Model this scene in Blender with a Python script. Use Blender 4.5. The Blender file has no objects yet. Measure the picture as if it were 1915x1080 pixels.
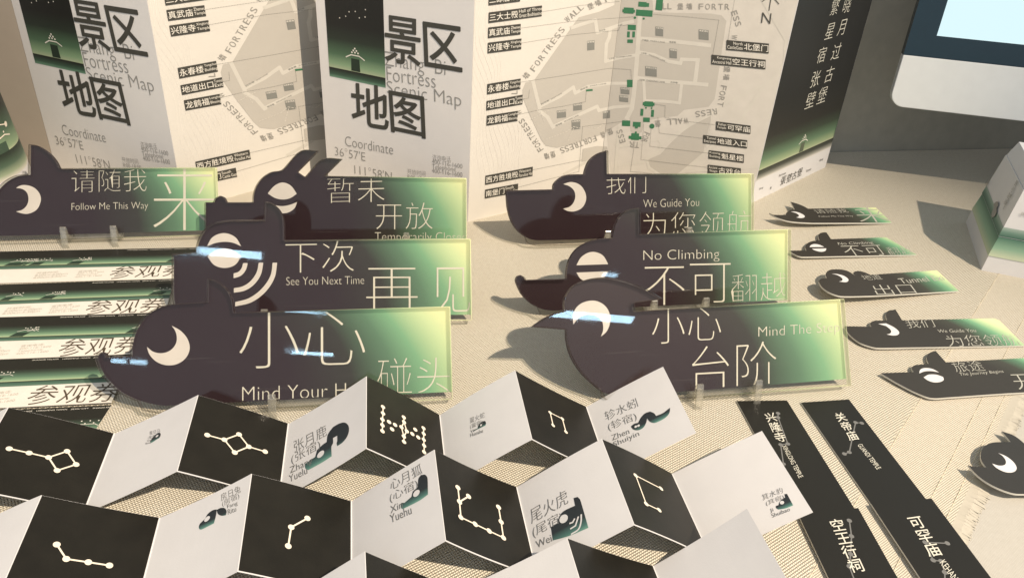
import bpy, math, random
from mathutils import Vector, Matrix
R = math.radians
random.seed(7)
sc = bpy.context.scene
col = sc.collection

# ------------------------------------------------------------------ camera
F, CX, CY, CAMH = 1500.0, 957.5, 540.0, 0.42
_d = Vector(((800-CX)/F, -(2940-CY)/F, -1.0)).normalized()
_z = -_d
_y = Vector((0, 0, -1)); _y = (_y - _y.dot(_z)*_z).normalized()
_x = _y.cross(_z)
CR = Matrix((_x, _y, _z))
CAM = Vector((0, 0, CAMH))
cam_d = bpy.data.cameras.new('camera'); cam = bpy.data.objects.new('camera', cam_d); col.objects.link(cam)
cam_d.sensor_width = 36; cam_d.lens = F/1915*36; cam_d.clip_start = .01; cam_d.clip_end = 60
cam.matrix_world = Matrix.Translation(CAM) @ CR.to_4x4()
sc.camera = cam

# ------------------------------------------------------------------ world, lamps, exposure
w = bpy.data.worlds.new('World'); sc.world = w; w.use_nodes = True
w.node_tree.nodes['Background'].inputs[0].default_value = (.90, .94, 1.0, 1)
w.node_tree.nodes['Background'].inputs[1].default_value = .56
def lamp(name, kind, loc, target, energy, colr, **kw):
    d = bpy.data.lights.new(name, kind); d.energy = energy; d.color = colr
    for k, v in kw.items(): setattr(d, k, v)
    o = bpy.data.objects.new(name, d); col.objects.link(o); o.location = loc
    o.rotation_euler = (Vector(target)-Vector(loc)).to_track_quat('-Z', 'Y').to_euler()
    return o
LDIR = Vector((.47, -.42, .76)).normalized()
KT = Vector((-.10, .58, 0))
lamp('display_spotlight', 'SPOT', KT+LDIR*4.5, KT, 1270, (1.0, .845, .66), spot_size=R(25), spot_blend=.9, shadow_soft_size=.034)
def tube(cx, cy, z, length, width, e, yaw=0):
    o = lamp('ceiling_lamp', 'AREA', (cx, cy, z), (cx, cy, 0), e, (.48, .77, 1.0), shape='RECTANGLE', size=length, size_y=width)
    o.rotation_euler = (0, 0, yaw)
    return o
def strip_lamp(x0, x1, y, wd, rad=15.0):
    return tube((x0+x1)/2, y, 2.4, x1-x0, wd, rad*math.pi*(x1-x0)*wd)
strip_lamp(-1.25, -.56, -2.04, .055, 22)
strip_lamp(1.1, 2.04, -2.25, .065, 22)
strip_lamp(-1.05, -.97, -3.27, .045, 18)
strip_lamp(-.95, -.86, -3.27, .045, 18)
strip_lamp(-.06, .18, -3.08, .035, 22)
strip_lamp(-.10, .02, -3.06, .05, 4)
strip_lamp(-.19, .10, -2.67, .02, 18)
strip_lamp(2.58, 2.71, -3.72, .055, 18)
sc.view_settings.view_transform = 'Standard'; sc.view_settings.look = 'None'
sc.view_settings.exposure = 0; sc.view_settings.gamma = 1; sc.view_settings.use_curve_mapping = False
sc.cycles.caustics_reflective = False; sc.cycles.caustics_refractive = False
sc.cycles.max_bounces = 8; sc.cycles.transparent_max_bounces = 24

# ------------------------------------------------------------------ projection helpers
def ray(p): return CR @ Vector(((p[0]-CX)/F, -(p[1]-CY)/F, -1.0))
def onz(p, z=0.0):
    r = ray(p); return CAM + r*((z-CAMH)/r.z)
def crop(ox, oy, s):
    return lambda *pts: [(ox+x/s, oy+y/s) for x, y in pts]
Z = Vector((0, 0, 1))
class PL:
    """a plane in the place: origin O, axes u, v and normal n"""
    def __init__(s, O, u, v):
        s.O = Vector(O); s.u = Vector(u).normalized(); s.n = s.u.cross(Vector(v)).normalized(); s.v = s.n.cross(s.u)
    def loc(s, p):
        r = ray(p); P = CAM + r*((s.O-CAM).dot(s.n)/r.dot(s.n)) - s.O
        return (P.dot(s.u), P.dot(s.v))
    def locs(s, pts): return [s.loc(p) for p in pts]
    def M(s):
        m = Matrix((s.u, s.v, s.n)).transposed().to_4x4(); m.translation = s.O; return m
def flat(p0, z, p1, tau=0.0):
    """horizontal plane, u from p0 towards p1, origin p0; tau tips the left end up"""
    a, b = onz(p0, z), onz(p1, z); u = (b-a).normalized(); v = Z.cross(u)
    if tau: u = (u*math.cos(tau) - Z*math.sin(tau)).normalized()
    return PL(a, u, v)

def smooth(pts, corner=48, sub=4, closed=True):
    n = len(pts); P = [Vector(p) for p in pts]; T = []
    for i in range(n):
        a, b, c = P[i-1], P[i], P[(i+1) % n]
        d1, d2 = b-a, c-b
        if not closed and i in (0, n-1): T.append(None); continue
        ang = math.degrees(abs(d1.angle_signed(d2))) if d1.length > 1e-9 and d2.length > 1e-9 else 0
        if ang > corner: T.append(None)
        else: T.append(((d1.normalized()+d2.normalized()).normalized(), min(d1.length, d2.length)))
    out = []
    for i in range(n if closed else n-1):
        p, q = P[i], P[(i+1) % n]; out.append(tuple(p))
        if T[i] is None and T[(i+1) % n] is None: continue
        L = (q-p).length
        t0 = T[i][0]*min(L, T[i][1]*1.2) if T[i] else (q-p)
        t1 = T[(i+1) % n][0]*min(L, T[(i+1) % n][1]*1.2) if T[(i+1) % n] else (q-p)
        for k in range(1, sub):
            t = k/sub; t2, t3 = t*t, t*t*t
            out.append(tuple(p*(2*t3-3*t2+1)+t0*(t3-2*t2+t)+q*(-2*t3+3*t2)+t1*(t3-t2)))
    if not closed: out.append(tuple(P[-1]))
    return out

def clip_half(pts, f):
    """keep the part of a polygon where f(p) >= 0"""
    out = []
    for i in range(len(pts)):
        a, b = pts[i], pts[(i+1) % len(pts)]; fa, fb = f(a), f(b)
        if fa >= 0: out.append(a)
        if (fa >= 0) != (fb >= 0):
            t = fa/(fa-fb); out.append((a[0]+(b[0]-a[0])*t, a[1]+(b[1]-a[1])*t))
    return out if len(out) > 2 else []

# ------------------------------------------------------------------ lettering
_tc = {}
def glyphs(s, off=0.0, spacing=1.0, res=4):
    key = (s, off, spacing)
    if key in _tc: return _tc[key]
    c = bpy.data.curves.new('text', 'FONT'); c.body = s; c.size = 1; c.offset = off; c.resolution_u = res
    c.space_character = spacing; c.space_line = 1.0; c.fill_mode = 'FRONT'
    o = bpy.data.objects.new('text', c); col.objects.link(o)
    dg = bpy.context.evaluated_depsgraph_get()
    me = bpy.data.meshes.new_from_object(o.evaluated_get(dg))
    vs = [(v.co.x, v.co.y) for v in me.vertices]; fs = [tuple(p.vertices) for p in me.polygons]
    bpy.data.objects.remove(o); bpy.data.curves.remove(c); bpy.data.meshes.remove(me)
    xs = [v[0] for v in vs] or [0, 1]; ys = [v[1] for v in vs] or [0, 1]
    r = (vs, fs, min(xs), max(xs), min(ys), max(ys)); _tc[key] = r
    return r

class MB:
    def __init__(s): s.v = []; s.f = []; s.m = []
    def face(s, pts3, mi=0):
        i = len(s.v); s.v += [tuple(p) for p in pts3]; s.f.append(tuple(range(i, i+len(pts3)))); s.m.append(mi)
    def poly(s, pts, z=0.0, mi=0, pl=None, flip=True):
        q = pl.locs(pts) if pl else list(pts)
        if len(q) < 3: return
        A = sum(q[i-1][0]*q[i][1]-q[i][0]*q[i-1][1] for i in range(len(q)))
        if A < 0: q = q[::-1]
        z += 6e-7*(len(s.f) % 150)
        s.face([(x, y, z) for x, y in q], mi)
    def prism(s, q, z0, z1, mt=0, ms=0, mb=None):
        A = sum(q[i-1][0]*q[i][1]-q[i][0]*q[i-1][1] for i in range(len(q)))
        if A < 0: q = q[::-1]
        n = len(q); i = len(s.v)
        s.v += [(x, y, z0) for x, y in q]+[(x, y, z1) for x, y in q]
        s.f.append(tuple(range(i+n, i+2*n))); s.m.append(mt)
        s.f.append(tuple(range(i+n-1, i-1, -1))); s.m.append(ms if mb is None else mb)
        for k in range(n):
            l = (k+1) % n; s.f.append((i+k, i+l, i+n+l, i+n+k)); s.m.append(ms)
    def box(s, a, b, mi=0):
        s.prism([(a[0], a[1]), (b[0], a[1]), (b[0], b[1]), (a[0], b[1])], a[2], b[2], mi, mi)
    def strip(s, q, wd, z=0.0, mi=0, cut=None):
        """flat line of width wd through local points q"""
        for a, b in zip(q[:-1], q[1:]):
            A, B = Vector(a), Vector(b); d = B-A
            if d.length < 1e-9: continue
            d.normalize(); nrm = Vector((-d.y, d.x))*wd/2; e = d*wd*.35
            s.poly([tuple(A+nrm-e), tuple(A-nrm-e), tuple(B-nrm+e), tuple(B+nrm+e)], z, mi)
    def disc(s, c, r, z=0.0, mi=0, n=14):
        z += 6e-7*(len(s.f) % 150)
        s.face([(c[0]+r*math.cos(6.2832*k/n), c[1]+r*math.sin(6.2832*k/n), z) for k in range(n)], mi)
    def tube(s, pts, r, mi=0, n=6):
        pts = [Vector(p) for p in pts]; rings = []
        for i, p in enumerate(pts):
            d = (pts[min(i+1, len(pts)-1)]-pts[max(i-1, 0)]).normalized()
            a = d.cross(Z if abs(d.z) < .9 else Vector((1, 0, 0))).normalized(); b = d.cross(a)
            rr = r[i] if isinstance(r, (list, tuple)) else r
            i0 = len(s.v); rings.append(i0)
            s.v += [tuple(p+a*rr*math.cos(6.2832*k/n)+b*rr*math.sin(6.2832*k/n)) for k in range(n)]
        for a, b in zip(rings[:-1], rings[1:]):
            for k in range(n):
                s.f.append((a+k, a+(k+1) % n, b+(k+1) % n, b+k)); s.m.append(mi)
        s.f.append(tuple(range(rings[0], rings[0]+n))); s.m.append(mi)
        s.f.append(tuple(range(rings[-1]+n-1, rings[-1]-1, -1))); s.m.append(mi)
    def text(s, txt, BL, BR, TL, z, mi=0, off=0.0, spacing=1.0, clips=(), wh=None):
        """lettering whose ink box has the local corners BL, BR, TL"""
        vs, fs, x0, x1, y0, y1 = glyphs(txt, off, spacing)
        BL, BR, TL = Vector(BL), Vector(BR), Vector(TL)
        ex, ey = (BR-BL)/max(x1-x0, 1e-6), (TL-BL)/max(y1-y0, 1e-6)
        q = [tuple(BL+ex*(x-x0)+ey*(y-y0)) for x, y in vs]
        if not clips:
            i = len(s.v); s.v += [(x, y, z) for x, y in q]
            s.f += [tuple(i+k for k in f) for f in fs]; s.m += [mi]*len(fs)
        else:
            for f in fs:
                p = [q[k] for k in f]
                for c in clips:
                    p = clip_half(p, c)
                    if not p: break
                if p: s.poly(p, z, mi)
    def tpx(s, pl, txt, bl, br, tl, z, bold=0, **k):
        a, b, c = (Vector(pl.loc(p)) for p in (bl, br, tl))
        s.text(txt, a, b, c, z, **k)
        for j in range(8 if bold else 0):
            d = Vector((math.cos(j*.7854), math.sin(j*.7854)))*bold
            s.text(txt, a+d, b+d, c+d, z+(j+1)*8e-6, **k)
    def tat(s, txt, c, h, z, mi=0, off=0.0, ang=0.0, wmul=1.0, anchor=.5, **k):
        """lettering of ink height h centred on the local point c"""
        vs, fs, x0, x1, y0, y1 = glyphs(txt, off, k.get('spacing', 1.0))
        wd = h*(x1-x0)/max(y1-y0, 1e-6)*wmul
        ex, ey = Vector((math.cos(ang), math.sin(ang))), Vector((-math.sin(ang), math.cos(ang)))
        b = Vector(c)-ex*wd*anchor-ey*h/2
        s.text(txt, b, b+ex*wd, b+ey*h, z, mi, off, **k)
    def build(s, name, mats, parent=None, M=None, smooth_shade=False, bevel=0, weld=False):
        me = bpy.data.meshes.new(name); me.from_pydata(s.v, [], s.f)
        mats = mats if isinstance(mats, (list, tuple)) else [mats]
        for m in mats: me.materials.append(m)
        me.polygons.foreach_set('material_index', s.m)
        if smooth_shade: me.polygons.foreach_set('use_smooth', [True]*len(s.f))
        me.update()
        o = bpy.data.objects.new(name, me); col.objects.link(o)
        if parent is not None: o.parent = parent
        if M is not None: o.matrix_local = M
        if bevel:
            b = o.modifiers.new('bevel', 'BEVEL'); b.width = bevel; b.segments = 2; b.limit_method = 'ANGLE'; b.angle_limit = R(50)
        return o

def tag(o, label, cat, group=None):
    o['label'] = label; o['category'] = cat
    if group: o['group'] = group
    return o
def thing(name, label, cat, M, group=None):
    o = bpy.data.objects.new(name, None); col.objects.link(o); o.matrix_world = M; o.empty_display_size = .02
    return tag(o, label, cat, group)
def struct(o): o['kind'] = 'structure'; return o

# ------------------------------------------------------------------ materials
def srgb(r, g, b):
    f = lambda c: (c/255/12.92) if c <= 10 else ((c/255+.055)/1.055)**2.4
    return (f(r), f(g), f(b), 1)
def new_mat(name):
    m = bpy.data.materials.new(name); m.use_nodes = True
    return m, m.node_tree, m.node_tree.nodes['Principled BSDF']
def paper(name, c, rough=.55, var=.04, spec=.35, coat=0.0):
    m, nt, b = new_mat(name)
    b.inputs['Roughness'].default_value = rough; b.inputs['Specular IOR Level'].default_value = spec
    b.inputs['Coat Weight'].default_value = coat; b.inputs['Coat Roughness'].default_value = .25
    tc = nt.nodes.new('ShaderNodeTexCoord'); nz = nt.nodes.new('ShaderNodeTexNoise')
    nz.inputs['Scale'].default_value = 60; nz.inputs['Detail'].default_value = 5
    nt.links.new(tc.outputs['Object'], nz.inputs['Vector'])
    mr = nt.nodes.new('ShaderNodeMapRange'); mr.inputs[1].default_value = .3; mr.inputs[2].default_value = .7
    mr.inputs[3].default_value = 1-var; mr.inputs[4].default_value = 1+var
    nt.links.new(nz.outputs['Fac'], mr.inputs[0])
    mx = nt.nodes.new('ShaderNodeMix'); mx.data_type = 'RGBA'; mx.blend_type = 'MULTIPLY'; mx.inputs[0].default_value = 1
    mx.inputs[6].default_value = (*c[:3], 1); nt.links.new(mr.outputs[0], mx.inputs[7])
    nt.links.new(mx.outputs[2], b.inputs['Base Color'])
    bp = nt.nodes.new('ShaderNodeBump'); bp.inputs['Strength'].default_value = .05; bp.inputs['Distance'].default_value = .001
    nz2 = nt.nodes.new('ShaderNodeTexNoise'); nz2.inputs['Scale'].default_value = 900
    nt.links.new(tc.outputs['Object'], nz2.inputs['Vector']); nt.links.new(nz2.outputs['Fac'], bp.inputs['Height'])
    nt.links.new(bp.outputs['Normal'], b.inputs['Normal'])
    return m
def math_node(nt, op, a, b=None, c=None):
    n = nt.nodes.new('ShaderNodeMath'); n.operation = op
    for i, x in enumerate((a, b, c)):
        if x is None: continue
        if isinstance(x, (int, float)): n.inputs[i].default_value = x
        else: nt.links.new(x, n.inputs[i])
    return n.outputs[0]
def ramp(nt, fac, stops, interp='LINEAR'):
    r = nt.nodes.new('ShaderNodeValToRGB'); r.color_ramp.interpolation = interp
    e = r.color_ramp.elements
    while len(e) < len(stops): e.new(.5)
    for k, (p, c) in enumerate(stops): e[k].position = p; e[k].color = (*c[:3], 1)
    nt.links.new(fac, r.inputs[0]); return r.outputs[0]
def gradient_v(name, stops, v0, v1, rough=.5, axis=1, wob=.0):
    """printed gradient running up the object's own v axis from v0 to v1"""
    m, nt, b = new_mat(name); b.inputs['Roughness'].default_value = rough; b.inputs['Specular IOR Level'].default_value = .35
    tc = nt.nodes.new('ShaderNodeTexCoord'); sp = nt.nodes.new('ShaderNodeSeparateXYZ'); nt.links.new(tc.outputs['Object'], sp.inputs[0])
    f = math_node(nt, 'DIVIDE', math_node(nt, 'SUBTRACT', sp.outputs[axis], v0), v1-v0)
    nt.links.new(ramp(nt, f, stops), b.inputs['Base Color'])
    return m
def sign_gradient(name, length, height, rough=.45, dark=((.033, .032, .027), (.023, .0115, .0155))):
    """dark plum to green to pale yellow towards the right end (u = 0)"""
    m, nt, b = new_mat(name); b.inputs['Roughness'].default_value = rough; b.inputs['Specular IOR Level'].default_value = .14
    tc = nt.nodes.new('ShaderNodeTexCoord'); sp = nt.nodes.new('ShaderNodeSeparateXYZ'); nt.links.new(tc.outputs['Object'], sp.inputs[0])
    nz = nt.nodes.new('ShaderNodeTexNoise'); nz.inputs['Scale'].default_value = 1.6/height*.35; nz.inputs['Detail'].default_value = 0
    nt.links.new(tc.outputs['Object'], nz.inputs['Vector'])
    u = math_node(nt, 'DIVIDE', sp.outputs[0], -length)
    v = math_node(nt, 'DIVIDE', sp.outputs[1], height)
    v2 = math_node(nt, 'MULTIPLY', v, v)
    t = math_node(nt, 'SUBTRACT', math_node(nt, 'ADD', u, .20), math_node(nt, 'MULTIPLY', v2, .24))
    t = math_node(nt, 'ADD', t, math_node(nt, 'MULTIPLY', math_node(nt, 'SUBTRACT', nz.outputs['Fac'], .5), .22))
    c = ramp(nt, t, [(0.0, (.78, .82, .45)), (.11, (.58, .72, .40)), (.31, (.19, .40, .23)), (.46, (.10, .20, .125)), (.70, dark[0]), (1.0, dark[1])])
    nt.links.new(c, b.inputs['Base Color'])
    return m
def clear_mat(name, tint, gloss=.10, rough=.02):
    """clear acrylic: lets what is behind it through, mirrors more at glancing angles"""
    m = bpy.data.materials.new(name); m.use_nodes = True; nt = m.node_tree; nt.nodes.clear()
    out = nt.nodes.new('ShaderNodeOutputMaterial'); mx = nt.nodes.new('ShaderNodeMixShader')
    tr = nt.nodes.new('ShaderNodeBsdfTransparent'); tr.inputs[0].default_value = (*tint, 1)
    gl = nt.nodes.new('ShaderNodeBsdfGlossy'); gl.inputs['Roughness'].default_value = rough
    fr = nt.nodes.new('ShaderNodeFresnel'); fr.inputs[0].default_value = 1.49
    f = math_node(nt, 'MINIMUM', math_node(nt, 'ADD', fr.outputs[0], gloss-.04), .20)
    nt.links.new(f, mx.inputs[0]); nt.links.new(tr.outputs[0], mx.inputs[1]); nt.links.new(gl.outputs[0], mx.inputs[2])
    nt.links.new(mx.outputs[0], out.inputs[0]); return m
def weave(name, c1, c2, freq, rot, strength=.6, rib=False):
    m, nt, b = new_mat(name); b.inputs['Roughness'].default_value = .85; b.inputs['Specular IOR Level'].default_value = .2
    tc = nt.nodes.new('ShaderNodeTexCoord'); mp = nt.nodes.new('ShaderNodeMapping'); mp.inputs['Rotation'].default_value = (0, 0, rot)
    nt.links.new(tc.outputs['Object'], mp.inputs[0])
    nz = nt.nodes.new('ShaderNodeTexNoise'); nz.inputs['Scale'].default_value = 45; nz.inputs['Detail'].default_value = 3
    nt.links.new(mp.outputs[0], nz.inputs['Vector'])
    sp = nt.nodes.new('ShaderNodeSeparateXYZ'); nt.links.new(mp.outputs[0], sp.inputs[0])
    wob = math_node(nt, 'MULTIPLY', math_node(nt, 'SUBTRACT', nz.outputs['Fac'], .5), 1.1)
    U = math_node(nt, 'ADD', math_node(nt, 'MULTIPLY', sp.outputs[0], freq*math.pi), wob)
    V = math_node(nt, 'ADD', math_node(nt, 'MULTIPLY', sp.outputs[1], freq*(1 if not rib else .35)*math.pi), wob)
    a, c = math_node(nt, 'SINE', U), math_node(nt, 'SINE', V)
    chk = math_node(nt, 'GREATER_THAN', math_node(nt, 'MULTIPLY', a, c), 0)
    a2, c2_ = math_node(nt, 'ABSOLUTE', a), math_node(nt, 'ABSOLUTE', c)
    h1 = math_node(nt, 'MULTIPLY', math_node(nt, 'MULTIPLY', a2, math_node(nt, 'ADD', math_node(nt, 'MULTIPLY', c2_, .6), .4)), chk)
    h2 = math_node(nt, 'MULTIPLY', math_node(nt, 'MULTIPLY', c2_, math_node(nt, 'ADD', math_node(nt, 'MULTIPLY', a2, .6), .4)), math_node(nt, 'SUBTRACT', 1, chk))
    h = math_node(nt, 'ADD', h1, math_node(nt, 'MULTIPLY', h2, .75))
    big = nt.nodes.new('ShaderNodeTexNoise'); big.inputs['Scale'].default_value = 260; big.inputs['Detail'].default_value = 4
    nt.links.new(tc.outputs['Object'], big.inputs['Vector'])
    fac = math_node(nt, 'ADD', math_node(nt, 'MULTIPLY', h, .75), math_node(nt, 'MULTIPLY', big.outputs['Fac'], .4))
    nt.links.new(ramp(nt, fac, [(.05, c2), (.75, c1)]), b.inputs['Base Color'])
    bp = nt.nodes.new('ShaderNodeBump'); bp.inputs['Strength'].default_value = strength; bp.inputs['Distance'].default_value = .0012
    nt.links.new(h, bp.inputs['Height']); nt.links.new(bp.outputs['Normal'], b.inputs['Normal'])
    return m

WHITE = paper('white card', (.68, .67, .67), var=.015)
CREAM = paper('map paper', (.68, .645, .585), var=.015)
COVER = paper('cover paper', (.80, .77, .745), var=.012)
BLACK = paper('black print', (.011, .010, .0075), rough=.45, var=.2, spec=.32)
INK = paper('dark ink', (.062, .060, .050))
INKL = paper('grey ink', (.30, .29, .27))
INKF = paper('faint ink', (.46, .44, .41))
PAPERINK = paper('pale ink', (.78, .74, .66))
WARMINK = paper('cream ink', (.80, .72, .60))
MAPGREY = paper('map grey', (.49, .46, .41), var=.015)
ROADINK = paper('map road', (.60, .57, .51))
CONTOUR = paper('map contour', (.76, .72, .66))
GREENINK = paper('map green', (.045, .17, .085))
BOXGREY = paper('map box', (.22, .22, .20))
LABELINK = paper('label black', (.055, .053, .045))
SIGNWHITE = paper('sign white', (.66, .62, .58))
SIGNLETTER = paper('sign lettering', (.66, .64, .55))
TAGLETTER = paper('bookmark lettering', (.46, .45, .39))
GREYLINE = paper('grey line', (.17, .17, .165))
SIGNPRINT = sign_gradient('sign print', .155, .068)
TAGPRINT = sign_gradient('bookmark print', .075, .040, rough=.38, dark=((.060, .062, .05), (.042, .038, .033)))
CLEAR = clear_mat('clear acrylic', (.955, .95, .925), .05)
CLEARSTAND = clear_mat('clear stand plastic', (.93, .925, .89), .12, .08)
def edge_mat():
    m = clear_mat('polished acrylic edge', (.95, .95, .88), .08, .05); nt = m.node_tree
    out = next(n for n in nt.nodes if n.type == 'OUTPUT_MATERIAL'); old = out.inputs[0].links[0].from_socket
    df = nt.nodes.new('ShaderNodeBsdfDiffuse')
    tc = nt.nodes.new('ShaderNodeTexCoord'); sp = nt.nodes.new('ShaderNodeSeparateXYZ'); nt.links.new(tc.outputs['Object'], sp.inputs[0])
    nt.links.new(ramp(nt, math_node(nt, 'DIVIDE', sp.outputs[0], -.15), [(0, (.90, .92, .62)), (.3, (.62, .72, .45)), (.7, (.16, .18, .13)), (1, (.07, .055, .06))]), df.inputs[0])  # edge glow picked up from the print, put into the diffuse colour
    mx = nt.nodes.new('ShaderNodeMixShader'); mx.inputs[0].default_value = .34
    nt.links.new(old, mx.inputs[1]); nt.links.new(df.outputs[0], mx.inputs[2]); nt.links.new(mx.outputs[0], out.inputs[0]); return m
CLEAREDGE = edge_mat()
def frosted():
    m = clear_mat('frosted stand plastic', (.95, .945, .92), .16, .10); nt = m.node_tree
    out = next(n for n in nt.nodes if n.type == 'OUTPUT_MATERIAL'); old = out.inputs[0].links[0].from_socket
    df = nt.nodes.new('ShaderNodeBsdfDiffuse'); df.inputs[0].default_value = (.66, .64, .56, 1)
    mx = nt.nodes.new('ShaderNodeMixShader'); mx.inputs[0].default_value = .13
    nt.links.new(old, mx.inputs[1]); nt.links.new(df.outputs[0], mx.inputs[2]); nt.links.new(mx.outputs[0], out.inputs[0]); return m
HOOKMAT = frosted()
def worn_front():
    """clear acrylic front with dust, smears and hairline scratches"""
    m = clear_mat('clear acrylic front', (.97, .965, .95), .036, .03); nt = m.node_tree
    out = next(n for n in nt.nodes if n.type == 'OUTPUT_MATERIAL'); old = out.inputs[0].links[0].from_socket
    gl = next(n for n in nt.nodes if n.type == 'BSDF_GLOSSY')
    tc = nt.nodes.new('ShaderNodeTexCoord'); nz = nt.nodes.new('ShaderNodeTexNoise'); nz.inputs['Scale'].default_value = 26; nz.inputs['Detail'].default_value = 6; nz.inputs['Distortion'].default_value = 1.2
    nt.links.new(tc.outputs['Object'], nz.inputs['Vector'])
    r = nt.nodes.new('ShaderNodeMapRange'); nt.links.new(nz.outputs['Fac'], r.inputs[0])
    for k, v in ((1, .45), (2, .75), (3, .012), (4, .045)): r.inputs[k].default_value = v
    nt.links.new(r.outputs[0], gl.inputs['Roughness'])
    sp = nt.nodes.new('ShaderNodeTexNoise'); sp.inputs['Scale'].default_value = 700; sp.inputs['Detail'].default_value = 1
    nt.links.new(tc.outputs['Object'], sp.inputs['Vector'])
    mpn = nt.nodes.new('ShaderNodeMapping'); mpn.inputs['Rotation'].default_value = (0, 0, .9); mpn.inputs['Scale'].default_value = (3, 260, 1)
    nt.links.new(tc.outputs['Object'], mpn.inputs[0])
    sc_ = nt.nodes.new('ShaderNodeTexNoise'); sc_.inputs['Scale'].default_value = 4; sc_.inputs['Detail'].default_value = 0; nt.links.new(mpn.outputs[0], sc_.inputs['Vector'])
    specks = math_node(nt, 'MULTIPLY', math_node(nt, 'GREATER_THAN', sp.outputs['Fac'], .80), .12)
    scr = math_node(nt, 'MULTIPLY', math_node(nt, 'GREATER_THAN', sc_.outputs['Fac'], .82), .025)
    film = math_node(nt, 'MULTIPLY', r.outputs[0], .05)
    f = math_node(nt, 'ADD', math_node(nt, 'ADD', specks, scr), film)
    df = nt.nodes.new('ShaderNodeBsdfDiffuse'); df.inputs[0].default_value = (.62, .60, .56, 1)
    mx = nt.nodes.new('ShaderNodeMixShader')
    nt.links.new(f, mx.inputs[0]); nt.links.new(old, mx.inputs[1]); nt.links.new(df.outputs[0], mx.inputs[2]); nt.links.new(mx.outputs[0], out.inputs[0]); return m
CLEAR = worn_front()
EDGE = paper('card edge', (.62, .60, .54))
BLACKEDGE = paper('dark edge', (.10, .09, .085), rough=.3)
LINEN = weave('linen weave', (.80, .75, .63), (.46, .395, .29), 540, R(-37), 1.0)
LINENRIB = weave('linen hem', (.77, .715, .60), (.47, .41, .31), 700, R(-37), .75)
TABLEWHITE = weave('white tablecloth', (.51, .49, .445), (.40, .38, .335), 900, R(8), .25)

# ================================================================== the setting
WP = Vector((.44, 1.103, 0)); WD = Vector((.299, .0658, 0)).normalized(); WN = Vector((WD.y, -WD.x, 0))
def wallside(p): return (Vector((p[0], p[1], 0))-WP).dot(WN)-.002
m = MB(); q = [WP-WD*2.2, WP+WD*2.2, WP+WD*2.2-WN*.1, WP-WD*2.2-WN*.1]
m.prism([(p.x, p.y) for p in q], -.05, 1.3)
WALLM = paper('wall paint', (.42, .40, .34), rough=.75, var=.06)
struct(m.build('wall', WALLM))
m = MB(); m.prism(clip_half([(-1.6, -.35), (1.7, -.35), (1.7, 1.5), (-1.6, 1.5)], wallside), -.03, -.0012)
struct(m.build('table_surface', TABLEWHITE))
E0 = onz((1893, 738)); E1 = onz((1778, 985)); ED = (E0-E1).normalized(); EN = Vector((ED.y, -ED.x, 0))
far, near = E0+ED*.9, E0-ED*.85
def band(d0, d1):
    return clip_half([tuple((far+EN*d0).xy), tuple((near+EN*d0).xy), tuple((near+EN*d1).xy), tuple((far+EN*d1).xy)], wallside)
m = MB(); m.prism(band(-.060, -2.2), -.0011, 0)
runner = m.build('table_runner', LINEN)
tag(runner, 'cream woven linen runner with a frayed fringe, spread under the whole display', 'table runner')
m = MB(); m.prism(band(0, -.060), -.0011, 0); m.build('hem', LINENRIB, runner)
m = MB()
rows = [(-.0585, .0008), (-.0185, .0007), (-.0045, .0007)]
for d, r in rows:
    n = 150; m.tube([far+ED*(-1.6*k/n)+EN*(d+random.uniform(-.0002, .0002))+Z*(.0003+.0003*math.sin(k*2.1)) for k in range(n+1)], r*.35)
m.build('corded_ridge', paper('cord thread', (.66, .585, .45), rough=.9), runner, smooth_shade=True)
m = MB()
for k in range(2100):
    t = .30-k*.00037+random.uniform(-.0004, .0004); L = random.gauss(.0125, .0009); s = random.gauss(0, .0008)
    p = E0+ED*t; wdt = ED*random.uniform(.0006, .0012); zz = random.uniform(.0001, .0005)
    p1 = p+EN*L*.5+ED*s*.4+Z*zz; p2 = p+EN*L+ED*s+Z*random.uniform(-.0008, -.0005)
    m.face([p-wdt, p+wdt, p1+wdt*.9, p1-wdt*.9]); m.face([p1-wdt*.9, p1+wdt*.9, p2+wdt*.4, p2-wdt*.4])
m.build('fringe', paper('fringe thread', (.50, .465, .39), rough=.9), runner)

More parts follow.
